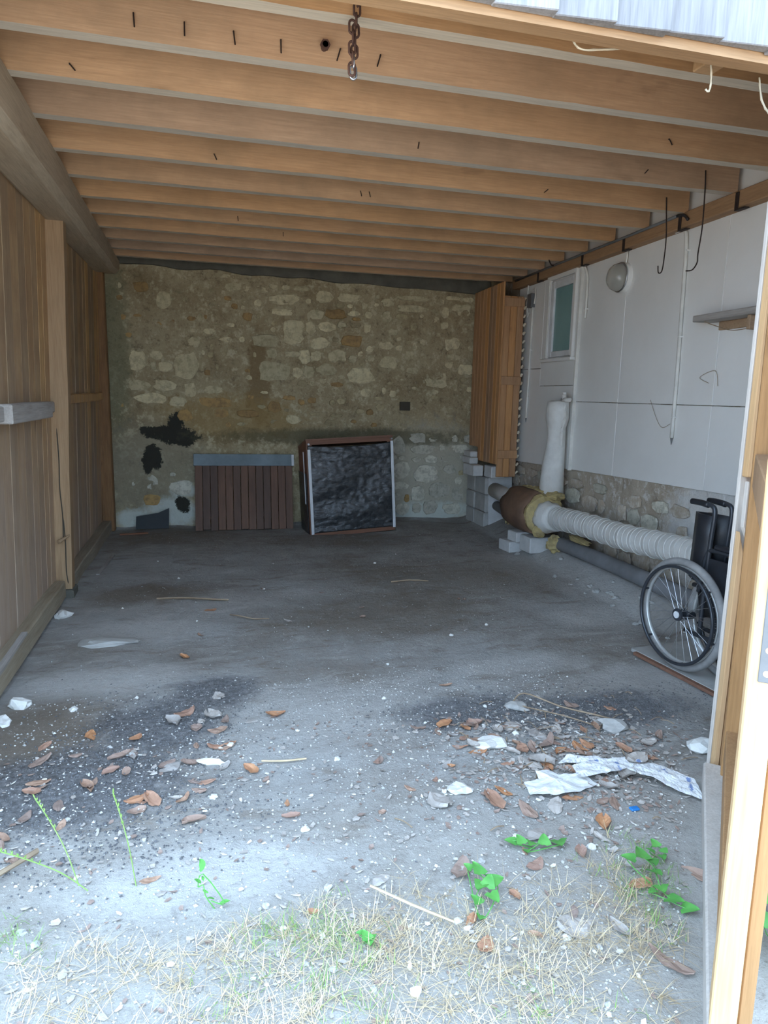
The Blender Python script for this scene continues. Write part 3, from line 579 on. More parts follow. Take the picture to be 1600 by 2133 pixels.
def jpart(name, pts, y0, y1, mat, bev=0.003):
    n = len(pts); vs = [(x - 1.90, y0, z) for x, z in pts] + [(x - 1.90, y1, z) for x, z in pts]
    fs = [tuple(range(n)), tuple(range(n, 2 * n))[::-1]] + [(i, i + n, (i + 1) % n + n, (i + 1) % n) for i in range(n)]
    return MB().add(vs, fs).build(name, M[mat], jamb, bevel=bev)
jpart('backing_board', [(1.923, -0.05), (2.13, -0.05), (2.13, 2.615), (1.923, 2.615)], 0.028, 0.045, 'whitewood')
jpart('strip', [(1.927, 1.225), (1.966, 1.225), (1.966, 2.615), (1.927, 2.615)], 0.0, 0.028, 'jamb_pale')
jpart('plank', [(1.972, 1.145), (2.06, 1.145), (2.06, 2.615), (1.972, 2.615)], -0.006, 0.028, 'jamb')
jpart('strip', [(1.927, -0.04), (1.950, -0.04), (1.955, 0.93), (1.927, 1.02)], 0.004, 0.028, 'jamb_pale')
jpart('plank', [(1.955, 0.0), (2.03, 0.0), (2.03, 0.74), (1.99, 0.90), (1.957, 0.93)], -0.002, 0.028, 'jamb')
jpart('brace', [(1.922, 1.21), (1.93, 1.21), (2.05, 0.93), (2.07, 0.65), (2.03, 0.70), (1.99, 0.88), (1.965, 0.96), (1.922, 1.04)], -0.014, 0.004, 'whitewood')
jpart('plank', [(2.06, -0.04), (2.13, -0.04), (2.13, 2.615), (2.06, 2.615)], 0.0, 0.028, 'jamb')
# kerb timber on the ground from the jamb towards the yard
d = Vector((1.113 - 1.70, 1.132 - 1.848, 0)); d.normalize(); nrm = Vector((d.y, -d.x, 0))
A = Vector((1.90, 2.09, 0)); Bp = A + d * 1.45
if nrm.x < 0: nrm = -nrm
kv = []
for P in (A, Bp):
    for (o, z) in ((0, -0.05), (0.085, -0.05), (0.085, 0.085), (0.0, 0.085)): kv.append(tuple(P + nrm * o + Vector((0, 0, z))))
kerb = MB().add(kv, [(0, 1, 2, 3), (7, 6, 5, 4), (0, 4, 5, 1), (1, 5, 6, 2), (2, 6, 7, 3), (3, 7, 4, 0)]).build('trim_3', M['whitewood'], bevel=0.006)
tag(kerb, 'grey timber kerb on the ground leading from the jamb', 'kerb', kind='structure')
# open door leaf seen edge on, right of the jamb
door = empty('door_1', (1.089, 1.095, 0), math.atan2(2.12 - 1.085, 2.03 - 1.10)); door.rotation_euler.x = -0.007; tag(door, 'open plank door leaf seen edge-on with pale sunlit stile', 'door', kind='structure')
def dbox(name, l0, l1, t0, t1, z0, z1, mat, bev=0.004): return MB().box(l0, l1, t0, t1, z0, z1).build(name, M[mat], door, bevel=bev)
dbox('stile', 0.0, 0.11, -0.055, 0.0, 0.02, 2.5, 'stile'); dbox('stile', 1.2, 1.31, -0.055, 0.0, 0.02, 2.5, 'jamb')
for z in (0.15, 1.2, 2.25): dbox('door_rail', 0.11, 1.2, -0.055, -0.005, z, z + 0.12, 'jamb')
for k in range(9): dbox('plank', 0.012 + 0.145 * k, 0.012 + 0.145 * k + 0.14, -0.085, -0.056, 0.03, 2.5, 'jamb')
hs = MB(); pts = [(-0.006, -0.050), (-0.006, -0.012)]
strap = MB().box(-0.004, 0.0, -0.050, -0.020, 0.93, 1.2)
strap = strap.build('strap', M['greymetal'], door, bevel=0.0015)
for z in (0.95, 1.0, 1.05, 1.10, 1.15):
    MB().tube([(-0.0046, -0.035, z), (-0.003, -0.035, z)], 0.007, 12).build('strap_hole', M['stile'], strap)

# ================================================================== THINGS
# ---- corner boxing of orange planks
closet = empty('plank_boxing', (3.12, 6.9, 0.62)); tag(closet, 'tall orange pine plank boxing in the back right corner', 'cupboard')
def cpart(name, b, mat, bev=0.004):
    o = b.build(name, M[mat], closet, bevel=bev); o.matrix_parent_inverse = Matrix.Translation((-3.12, -6.9, -0.62)); return o
n = 9
for k in range(n):
    y0 = 6.905 + 0.80 * k / n; y1 = y0 + 0.80 / n - 0.006; t = (k + 0.5) / n
    z0 = 0.765 if k < 6 else 0.92
    cpart('plank', MB().box(3.105, 3.125, y0, y1, z0, 2.70 - 0.02 * t), 'closet')
for k in range(3):
    x0 = 3.128 + 0.078 * k
    cpart('front_plank', MB().box(x0, x0 + 0.074, 6.925, 6.945, 0.625, 2.56), 'closet')
for z in (0.83, 1.63, 2.45): cpart('batten', MB().box(3.126, 3.36, 6.905, 6.925, z, z + 0.09), 'closet')
# foam edge where the boxing meets the white wall
fm = MB()
for k in range(22):
    z = 0.66 + 1.86 * k / 21; fm.tube([(3.362, 6.935, z), (3.378 + 0.01 * random.random(), 6.925, z + 0.03)], [0.018 * random.uniform(.5, 1.2), 0.012], 6)
o = fm.build('foam_edge', M['fibre'], closet); o['kind'] = 'stuff'; o.matrix_parent_inverse = Matrix.Translation((-3.12, -6.9, -0.62))

# ---- concrete pier and loose blocks
pier = empty('concrete_pier', (3.25, 7.4, 0)); tag(pier, 'low grey cemented block pier in the back right corner', 'pier')
def ppart(name, b, mat, bev=0.012):
    o = b.build(name, M[mat], pier, bevel=bev); o.matrix_parent_inverse = Matrix.Translation((-3.25, -7.4, 0)); return o
for r_ in range(3):
    ppart('block', MB().box(3.105 + 0.006 * (r_ % 2), 3.43, 7.155, 7.46, -0.02 + 0.205 * r_, 0.18 + 0.205 * r_), 'concrete')
    ppart('block', MB().box(3.105 - 0.004 * (r_ % 2), 3.43, 7.465, 7.715, -0.02 + 0.205 * r_, 0.18 + 0.205 * r_), 'concrete')
ppart('render_coat', MB().hexa([(3.16, 7.13, -0.02), (3.43, 7.12, -0.02), (3.43, 7.156, -0.02), (3.16, 7.156, -0.02), (3.14, 7.145, 0.59), (3.43, 7.14, 0.60), (3.43, 7.156, 0.60), (3.14, 7.156, 0.59)]), 'block')
def cblock(x0, x1, y0, y1, z0, z1, label, rz=0.0, group=None):
    c = ((x0 + x1) / 2, (y0 + y1) / 2, z0)
    b = MB().box(x0 - c[0], x1 - c[0], y0 - c[1], y1 - c[1], 0, z1 - z0)
    o = b.build('concrete_block', M['block'], None, bevel=0.008); o.location = c; o.rotation_euler.z = rz
    tag(o, label, 'block', group)
cblock(2.965, 3.09, 7.20, 7.50, 0.60, 0.725, 'pale block overhanging the left edge of the corner pier', 0.03)
cblock(3.10, 3.27, 6.99, 7.20, 0.60, 0.735, 'pale block on the corner pier under the orange boxing')
cblock(2.985, 3.09, 7.36, 7.60, 0.727, 0.80, 'thin pale block, lower one above the overhanging block')
cblock(3.0, 3.09, 7.38, 7.60, 0.802, 0.87, 'topmost small pale block beside the orange boxing')
# blocks under the lagged muff
cblock(2.96, 3.24, 5.72, 5.93, 0.04, 0.19, 'large chipped white block under the brown wrapped pipe joint', 0.04)
cblock(2.92, 3.14, 5.95, 6.12, 0.10, 0.20, 'white block behind the large one under the wrapped joint', 0.1)
cblock(2.87, 3.03, 5.99, 6.2, -0.01, 0.098, 'low broken white block on the floor left of the others', 0.1)

# ---- lagged pipes
pipe = empty('lagged_pipe_run', (3.1, 5.9, 0.1)); tag(pipe, 'thick white wrapped heating pipe with brown lagged joint along right wall', 'pipe')
def pipart(name, b, mat, parent=None, smooth=True):
    o = b.build(name, M[mat], parent or pipe, smooth=smooth)
    if parent is None: o.matrix_parent_inverse = Matrix.Translation((-3.1, -5.9, -0.1))
    return o
path = spline([(3.10, 5.66, 0.40), (3.10, 5.45, 0.425), (3.085, 5.0, 0.455), (3.06, 4.4, 0.475), (3.04, 3.8, 0.52), (3.01, 3.2, 0.55), (2.98, 2.6, 0.56)], 22)
rad = [0.115 if i < 6 else 0.10 + 0.008 * ((i * 7) % 3 - 1) * 0.6 - 0.012 * i / len(path) for i in range(len(path))]
pipart('horizontal_pipe', MB().tube(path, rad, 20), 'pipewrap')
wr = MB()
for i in range(8, len(path) - 2, 2):
    t = (Vector(path[i + 1]) - Vector(path[i])).normalized() + Vector((0.06, 0, 0.12)); wr.torus(path[i], t, rad[i] + 0.001, 0.005, 20, 5)
pipart('tape_wrap', wr, 'pipewrap')['kind'] = 'stuff'
pipart('collar', MB().tube([(3.10, 5.70, 0.40), (3.10, 5.62, 0.40), (3.10, 5.56, 0.41), (3.10, 5.50, 0.415)], [0.15, 0.145, 0.125, 0.118], 18, wob=0.07), 'plasterpipe')
# brown paper jacket: open cylinder, split
jv = []; jf = []; NJ = 26; NL = 5
for l in range(NL):
    yy = 5.74 + 0.52 * l / (NL - 1)
    for k in range(NJ + 1):
        a = -0.5 + 2 * PI * 0.80 * k / NJ + 2.2
        r_ = 0.205 + 0.012 * mnoise.noise(Vector((k * 0.4, yy * 6, 0))) - (0.012 if l in (0, 4) else 0)
        jv.append((3.09 + r_ * math.cos(a), yy + 0.02 * math.sin(k * 1.3), 0.415 + r_ * math.sin(a)))
for l in range(NL - 1):
    for k in range(NJ): a = l * (NJ + 1) + k; jf.append((a, a + 1, a + NJ + 2, a + NJ + 1))
jk = pipart('paper_jacket', MB().add(jv, jf), 'card')
sm = jk.modifiers.new('thickness', 'SOLIDIFY'); sm.thickness = 0.012
def wool(name, c, r, n=14, seed=1, sq=(1, 1, 1), parent=None):
    rnd = random.Random(seed); vs = []; fs = []; m = 9
    for i in range(m + 1):
        ph = PI * i / m
        for k in range(n):
            t = 2 * PI * k / n; rr = r * rnd.uniform(0.72, 1.12)
            vs.append((c[0] + rr * sq[0] * math.sin(ph) * math.cos(t), c[1] + rr * sq[1] * math.sin(ph) * math.sin(t), c[2] + rr * sq[2] * math.cos(ph)))
    for i in range(m):
        for k in range(n): fs.append((i * n + k, i * n + (k + 1) % n, (i + 1) * n + (k + 1) % n, (i + 1) * n + k))
    return vs, fs
w_ = MB(); w_.tube([(3.09, 5.67, 0.415), (3.09, 5.70, 0.415), (3.09, 5.76, 0.415), (3.09, 6.25, 0.415), (3.09, 6.31, 0.415)], [0.13, 0.185, 0.19, 0.19, 0.16], 22, wob=0.09)
for s_, c, r_, sq in ((1, (3.15, 5.98, 0.60), 0.09, (1.1, 1.9, 0.5)), (2, (3.20, 5.74, 0.58), 0.08, (1.3, 1.1, 0.6)), (3, (3.02, 5.66, 0.27), 0.07, (1.0, 0.8, 0.9)), (4, (3.0, 6.30, 0.31), 0.07, (.8, .8, 1.3)), (5, (3.12, 6.12, 0.605), 0.07, (1.2, 1.5, 0.5))):
    w_.add(*wool('w', c, r_, 14, s_, sq))
pipart('glass_wool', w_, 'wool', smooth=False)
# vertical lagged riser
vp_ = [(3.235, 5.87, 0.55), (3.235, 5.87, 0.7), (3.238, 5.87, 0.88), (3.245, 5.86, 1.02), (3.25, 5.86, 1.14), (3.25, 5.87, 1.22), (3.25, 5.87, 1.30), (3.25, 5.87, 1.40), (3.25, 5.87, 1.465), (3.25, 5.87, 1.475)]
vr = [0.118, 0.112, 0.104, 0.093, 0.084, 0.086, 0.106, 0.107, 0.100, 0.06]
pipart('riser', MB().tube(vp_, vr, 20, wob=0.025), 'plasterpipe')
pipart('riser_seam', MB().tube(spline([(3.26, 5.765, 1.44), (3.265, 5.76, 1.30), (3.255, 5.775, 1.2), (3.255, 5.77, 1.05)], 5), 0.014, 6, wob=0.5), 'plasterpipe', smooth=False)
vb = MB().tube([(3.27, 5.80, 1.46), (3.27, 5.80, 1.53)], 0.022, 10).tube([(3.27, 5.82, 1.485), (3.27, 5.69, 1.485)], [0.024, 0.02], 10).tube([(3.27, 5.80, 1.53), (3.27, 5.80, 1.555)], 0.018, 8)
pipart('valve', vb, 'plasterpipe')
pipart('back_pipe', MB().tube([(3.13, 6.30, 0.43), (3.17, 6.7, 0.44), (3.21, 7.12, 0.45)], 0.085, 16), 'pipewrap')
pipart('back_drain', MB().tube([(3.13, 6.28, 0.22), (3.2, 6.7, 0.25), (3.24, 7.115, 0.27)], 0.055, 14), 'greypipe')
lp = MB().tube(spline([(3.19, 5.62, 0.165), (3.175, 5.0, 0.18), (3.16, 4.3, 0.185), (3.13, 3.5, 0.19), (3.11, 2.7, 0.19)], 4), 0.062, 16).build('drain_pipe', M['greypipe'], smooth=True)
tag(lp, 'dark grey plastic drain pipe along the floor below the white pipe', 'pipe')
def woolscrap(c, r, sq, seed, label):
    vs, fs = wool('w', (0, 0, 0), r, 14, seed, sq); o = MB().add(vs, fs).build('wool_scrap', M['wool']); o.location = c; tag(o, label, 'insulation')
woolscrap((3.14, 5.58, 0.16), 0.085, (0.9, 0.9, 1.0), 21, 'yellow glass wool lump hanging beside the large white block')
woolscrap((3.18, 5.22, 0.27), 0.06, (0.7, 3.2, 0.5), 22, 'long yellow wool strip between white pipe and drain pipe')

# ---- leaning plank panel against the back wall
pn = empty('leaning_panel', (0.43, 7.47, 0.0)); tag(pn, 'dark weathered plank panel with grey top strip leaning on back wall', 'panel')
pn.rotation_euler = (-0.27, 0.006, -0.02)
n = 13
for k in range(n):
    x0 = -0.53 + 1.06 * k / n
    MB().box(x0, x0 + 1.06 / n - 0.005, random.uniform(-0.004, 0.002), 0.022, random.uniform(0.0, 0.015), 0.72).build('plank', M['panelwood'], pn, bevel=0.003)
MB().box(-0.545, 0.545, -0.012, 0.03, 0.715, 0.845).build('top_strip', M['greystrip'], pn, bevel=0.003)
MB().box(0.52, 0.548, -0.016, -0.011, 0.715, 0.84).build('end_strip', M['whitestrip'], pn, bevel=0.001)
MB().box(-0.5, 0.5, 0.022, 0.045, 0.15, 0.22).build('back_batten', M['panelwood'], pn)

# ---- crate wrapped in black plastic
cr = empty('wrapped_crate', (1.56, 7.12, 0.0)); tag(cr, 'wooden crate wrapped in black plastic with white corner battens', 'crate')
cr.rotation_euler = (-0.02, -0.050, 0.05)
W2, Hc, Dc = 0.475, 1.03, 0.42
for (x0, x1, z0, z1, nm) in ((-W2, W2, 0.0, 0.06, 'bottom_rail'), (-W2, W2, Hc - 0.045, Hc, 'top_rail'), (-W2, -W2 + 0.06, 0.06, Hc - 0.045, 'upright'), (W2 - 0.06, W2, 0.06, Hc - 0.045, 'upright')):
    MB().box(x0, x1, -0.03, 0.0, z0, z1).build(nm, M['cratewood'], cr, bevel=0.003)
def side(x): MB().hexa([(x, 0.0, 0.0), (x + 0.02, 0.0, 0.0), (x + 0.02, Dc, 0.02), (x, Dc, 0.02), (x, 0.0, Hc), (x + 0.02, 0.0, Hc), (x + 0.02, Dc, Hc - 0.1), (x, Dc, Hc - 0.1)]).build('side_board', M['cratewood'], cr)
side(-W2); side(W2 - 0.02)
MB().hexa([(-W2 - 0.005, -0.035, Hc - 0.0), (W2 + 0.005, -0.035, Hc), (W2 + 0.005, Dc, Hc - 0.1), (-W2 - 0.005, Dc, Hc - 0.1), (-W2 - 0.005, -0.035, Hc + 0.018), (W2 + 0.005, -0.035, Hc + 0.018), (W2 + 0.005, Dc, Hc - 0.082), (-W2 - 0.005, Dc, Hc - 0.082)]).build('lid', M['cratewood'], cr)
def sheet(name, x0, x1, z0, z1, fn, nx_=60, nz_=66):
    vs = []; fs = []
    for j in range(nz_ + 1):
        for i in range(nx_ + 1):
            vs.append(fn(x0 + (x1 - x0) * i / nx_, z0 + (z1 - z0) * j / nz_))
    for j in range(nz_):
        for i in range(nx_): a = j * (nx_ + 1) + i; fs.append((a, a + 1, a + nx_ + 2, a + nx_ + 1))
    o = MB().add(vs, fs).build(name, M['tarp'], cr, smooth=True); s_ = o.modifiers.new('thickness', 'SOLIDIFY'); s_.thickness = 0.003
    return o
def front(x, z):
    p = Vector((x * 2.2, 1.3, z * 5.5)); q = 0.022 * mnoise.noise(p) + 0.012 * abs(mnoise.noise(Vector((x * 9 + z * 5, 2, z * 14)))) + 0.008 * abs(mnoise.noise(Vector((x * 22, 5, z * 25 - x * 12))))
    q += 0.01 * math.sin((z * 26 + x * 4)) * max(0, (z - 0.75) * 3)
    return (x, -0.050 + q, z - 0.03 * (1 - (x / W2) ** 2) * (1 if z > 0.8 else 0) * (z - 0.8) * 5)
sheet('plastic_sheet', -W2 + 0.01, W2 - 0.005, 0.045, Hc - 0.05, front)
sheet('side_sheet', 0.0, Dc, 0.02, Hc - 0.35, lambda y_, z: (-W2 - 0.008 + 0.006 * mnoise.noise(Vector((y_ * 8, z * 6, 0))), y_, z), 8, 16)
MB().box(-W2 + 0.005, -W2 + 0.035, -0.072, -0.064, 0.04, Hc - 0.09).build('white_batten', M['whitestrip'], cr, bevel=0.001)
MB().box(W2 - 0.035, W2 - 0.005, -0.072, -0.064, 0.04, Hc - 0.04).build('white_batten', M['whitestrip'], cr, bevel=0.001)
MB().box(-W2 - 0.02, -W2 - 0.014, 0.05, 0.075, 0.35, Hc - 0.12).build('white_batten', M['whitestrip'], cr, bevel=0.001)
for (x, z) in ((-W2 + 0.02, Hc - 0.035), (W2 - 0.02, Hc - 0.02)): MB().tube([(x, -0.03, z), (x, -0.075, z)], 0.011, 8).build('screw', M['steel'], cr)

# ---- black sheet piece at the foot of the back wall
sh = MB(); P = [(-0.17, 0.0), (0.17, 0.0), (0.175, 0.225), (0.06, 0.175), (-0.165, 0.14)]
vs = [(x, 0, z) for x, z in P] + [(x, 0.008, z) for x, z in P]
sh.add(vs, [(0, 1, 2, 3, 4), (9, 8, 7, 6, 5)] + [(i, i + 5, (i + 1) % 5 + 5, (i + 1) % 5) for i in range(5)])
o = sh.build('bitumen_sheet', M['slate']); o.location = (-0.55, 7.60, 0.02); o.rotation_euler = (-0.38, 0, 0.0)
tag(o, 'black torn bitumen sheet leaning at the foot of the back wall', 'sheet')
o = MB().hexa([(-0.14, -0.012, 0), (0.14, -0.012, 0), (0.14, 0.012, 0), (-0.14, 0.012, 0), (-0.14, -0.012, 0.015), (0.14, -0.012, 0.015), (0.14, 0.012, 0.015), (-0.14, 0.012, 0.015)]).build('wood_offcut', M['cratewood'])
o.location = (-0.72, 7.40, 0.005); o.rotation_euler = (0, 0, 0.12); tag(o, 'reddish wood offcut on the floor in front of the black sheet', 'offcut')
o = MB().box(-0.015, 0.015, -0.35, 0.35, 0, 0.02).build('floor_batten', M['greywood']); o.location = (-0.83, 6.1, 0.0); o.rotation_euler = (0, 0, -0.05)
tag(o, 'thin grey batten on the floor beside the far left sill', 'batten')

# ---- things on the right wall
lamp = empty('bulkhead_lamp', wp(5.12, 0.0, 2.48)); lamp.rotation_euler.z = -0.046; tag(lamp, 'round glass bulkhead lamp on the white wall below the ledger', 'lamp')
MB().tube([(0, 0, 0), (-0.035, 0, 0), (-0.045, 0, 0)], [0.118, 0.118, 0.10], 28).build('base', M['whitepaint'], lamp, smooth=False)
dome = []
dr = [(0.045, 0.112), (0.07, 0.110), (0.10, 0.100), (0.125, 0.078), (0.14, 0.045), (0.145, 0.008)]
MB().tube([(-a, 0, 0) for a, _ in dr], [r_ for _, r_ in dr], 28).build('glass_dome', M['lampglass'], lamp, smooth=True)
MB().tube([(-0.05, 0, -0.03), (-0.05, 0, 0.01), (-0.05, 0, 0.03)], [0.014, 0.03, 0.006], 12).build('bulb', M['whitestrip'], lamp, smooth=True)
MB().torus((-0.046, 0, 0), (1, 0, 0), 0.112, 0.007, 32, 6).build('rim_ring', M['steel'], lamp, smooth=True)

def cable(name, pts, r_, label, mat='whitecable', cat='cable', clips=(), tip=None):
    base = Vector(pts[-1]); e = empty(name, base); tag(e, label, cat)
    P = [Vector(p) - base for p in pts]
    MB().tube(spline(P, 5), r_, 8).build('sheath', M[mat], e, smooth=True)
    for c in clips:
        c = Vector(c) - base; MB().box(c.x - 0.012, c.x + 0.02, c.y - 0.014, c.y + 0.014, c.z - 0.006, c.z + 0.006).build('clip', M['whitepaint'], e, bevel=0.002)
    if tip: MB().tube([(0, 0, 0), (0.0, 0, -0.05)], [r_ * 0.7, 0.002], 6).build('bare_end', M['greymetal'], e)
    return e
cable('wall_cable', [wp(4.45, 0.02, 2.69), wp(4.36, 0.025, 2.685), wp(4.32, 0.02, 2.60), wp(4.31, 0.016, 2.2), wp(4.295, 0.016, 1.7), wp(4.29, 0.016, 1.23)], 0.0135, 'long white cable hanging down the middle of the white wall', clips=[wp(4.31, 0.016, 2.54), wp(4.30, 0.016, 1.95), wp(4.29, 0.016, 1.38)], tip=1)
cable('wall_cable', [wp(5.78, 0.03, 2.69), wp(5.74, 0.035, 2.67), wp(5.71, 0.02, 2.58), wp(5.70, 0.02, 2.4), wp(5.70, 0.02, 2.22)], 0.012, 'short white cable ending just right of the window', clips=[wp(5.70, 0.02, 2.3)])
cable('wall_cable', [wp(6.82, 0.035, 2.45), wp(6.825, 0.035, 2.2), wp(6.83, 0.035, 1.8), wp(6.835, 0.035, 1.45), wp(6.84, 0.035, 1.28)], 0.0125, 'white cable hanging below the junction box left of the window', clips=[wp(6.825, 0.035, 2.0), wp(6.835, 0.035, 1.5)], tip=1)
cable('lamp_cable', [wp(5.08, 0.02, 2.69), wp(5.075, 0.02, 2.64), wp(5.085, 0.02, 2.585)], 0.007, 'short white cable feeding the bulkhead lamp')
jb = empty('junction_box', wp(6.95, 0.022, 2.45)); tag(jb, 'small grey junction box with white cables near the window', 'box')
def jbp(name, b, mat): o = b.build(name, M[mat], jb, bevel=0); o.matrix_parent_inverse = Matrix.Translation(-Vector(jb.location)); return o
jbp('body', MB().hexa([wp(6.80, 0.07, 2.44), wp(6.80, 0.022, 2.44), wp(6.90, 0.022, 2.44), wp(6.90, 0.07, 2.44), wp(6.80, 0.07, 2.58), wp(6.80, 0.022, 2.58), wp(6.90, 0.022, 2.58), wp(6.90, 0.07, 2.58)]), 'greymetal')
jbp('loop', MB().tube(spline([wp(6.78, 0.04, 2.47), wp(6.76, 0.04, 2.56), wp(6.78, 0.04, 2.64), wp(6.83, 0.04, 2.62)], 5), 0.008, 6), 'whitecable')
jbp('loop', MB().tube(spline([wp(6.95, 0.04, 2.68), wp(6.96, 0.04, 2.5), wp(6.94, 0.04, 2.36), wp(6.90, 0.04, 2.40)], 5), 0.009, 6), 'whitecable')
cd = empty('conduit', wp(5.5, 0.09, 2.755)); tag(cd, 'thin grey conduit running along the top of the ledger', 'conduit')
o = MB().tube([wp(7.2, 0.092, 2.76), wp(6.2, 0.092, 2.765), wp(5.0, 0.092, 2.765), wp(4.35, 0.092, 2.768)], 0.011, 8).build('tube', M['greymetal'], cd, smooth=True); o.matrix_parent_inverse = Matrix.Translation(-Vector(cd.location))
o = MB().tube(spline([wp(4.36, 0.092, 2.768), wp(4.27, 0.095, 2.755), wp(4.22, 0.097, 2.715)], 5), 0.010, 8).build('black_tail', M['black'], cd, smooth=True); o.matrix_parent_inverse = Matrix.Translation(-Vector(cd.location))
for i, (y_, lab) in enumerate(((3.76, 'bent iron bracket under the near end of the ledger'), (4.32, 'black strap bracket on the ledger above the long cable'), (5.03, 'black iron bracket on the ledger above the lamp'), (5.70, 'black bracket on the ledger right of the window'), (6.62, 'small iron bracket on the ledger left of the window'))):
    e = empty('ledger_bracket', wp(y_, 0.085, 2.67)); tag(e, lab, 'bracket', 'iron brackets on the ledger')
    for nm, (z0, z1, y0, y1) in (('strap', (0.0, 0.10, -0.014, 0.014)), ('foot', (-0.008, 0.0, -0.075, 0.014))):
        MB().box(-0.008, 0.0 if nm == 'strap' else 0.03, y0, y1, z0, z1).build(nm, M['darkiron'], e, bevel=0.002)
o = MB().tube(spline([(3.09, 4.282, 2.86), (3.092, 4.275, 2.78), (3.098, 4.26, 2.60), (3.095, 4.26, 2.45), (3.085, 4.26, 2.375), (3.06, 4.26, 2.365), (3.052, 4.26, 2.41)], 5), 0.004, 6).build('wire_hook', M['darkiron'], smooth=True)
tag(o, 'thin straight iron hook hanging from a joist left of the long cable', 'hook', 'wire hooks under the joists')
o = MB().tube(spline([(3.0, 3.80, 2.885), (3.0, 3.79, 2.78), (2.998, 3.78, 2.56), (2.985, 3.78, 2.40), (2.985, 3.78, 2.345), (2.955, 3.78, 2.30), (2.91, 3.78, 2.29)], 5), 0.004, 6).build('wire_hook', M['darkiron'], smooth=True)
tag(o, 'long bent iron hook curving leftwards, hanging from a joist end', 'hook', 'wire hooks under the joists')
o = MB().tube(spline([(3.2, 6.14, 2.80), (3.22, 6.12, 2.745), (3.245, 6.11, 2.73)], 5), 0.006, 6).build('wire_end', M['darkiron'], smooth=True); tag(o, 'short dark wire end by the ledger above the window', 'wire')
# small shelf
sf = empty('wall_shelf', wp(3.75, 0, 2.0)); tag(sf, 'small dusty white wooden shelf on the right wall by the door', 'shelf')
def sfp(name, b, mat): o = b.build(name, M[mat], sf, bevel=0.004); o.matrix_parent_inverse = Matrix.Translation(-Vector(sf.location)); return o
def wh(y0, y1, d0, d1, z0, z1): return MB().hexa([wp(y0, d1, z0), wp(y0, d0, z0), wp(y1, d0, z0), wp(y1, d1, z0), wp(y0, d1, z1), wp(y0, d0, z1), wp(y1, d0, z1), wp(y1, d1, z1)])
sfp('board', wh(3.40, 4.0, 0.0, 0.15, 2.015, 2.055), 'greywood')
sfp('bracket', wh(3.50, 3.53, 0.0, 0.12, 1.93, 2.015), 'header')
sfp('rail', wh(3.42, 3.9, 0.0, 0.02, 1.96, 2.015), 'header')
o = MB().tube(spline([wp(3.9, 0.13, 2.01), wp(3.8, 0.1, 1.97), wp(3.68, 0.08, 1.94), wp(3.5, 0.06, 1.95)], 6), 0.003, 5, wob=0.4).build('dry_vine', M['twig']); tag(o, 'dry vine stem dangling beneath the small wall shelf', 'vine')
for (pts, lab) in (([wp(3.95, 0.012, 1.62), wp(4.05, 0.01, 1.66), wp(3.9, 0.01, 1.70), wp(3.86, 0.01, 1.60)], 'thin vine tendril on the white wall right of the long cable'),
                   ([wp(4.6, 0.012, 1.5), wp(4.5, 0.012, 1.36), wp(4.42, 0.012, 1.30), wp(4.33, 0.012, 1.33)], 'thin vine tendril left of the lower end of the long cable')):
    o = MB().tube(spline(pts, 6), 0.0018, 4).build('dry_vine', M['twig']); tag(o, lab, 'vine')
# ---- chain
ch = empty('rusty_chain', (0.545, 2.53, 2.55)); tag(ch, 'rusty iron chain hanging from the front ceiling joist', 'chain')
def chain_link(x, y, z, flat, mat='rust', L=0.042, w=0.022):
    pts = []
    for k in range(16):
        t = 2 * PI * k / 16; a = w / 2 * math.cos(t); b_ = (L - w) / 2 * (1 if math.sin(t) > 0 else -1) + w / 2 * math.sin(t)
        pts.append((a if flat else a * 0.25, 0 if flat else a, b_))
    pts.append(pts[0]); pts.append(pts[1])
    o = MB().tube(pts, 0.0042, 6, caps=False).build('link', M[mat], ch, smooth=True); o.location = (x - 0.545, y - 2.53, z - 2.55)
for k in range(9): chain_link(0.548 - 0.0018 * k, 2.53, 2.86 - 0.033 * k, k % 2 == 0, 'rust' if k < 7 else 'steel')
for k in range(5): chain_link(0.527 + 0.003 * (k % 2), 2.522, 2.735 - 0.033 * k, k % 2 == 0)

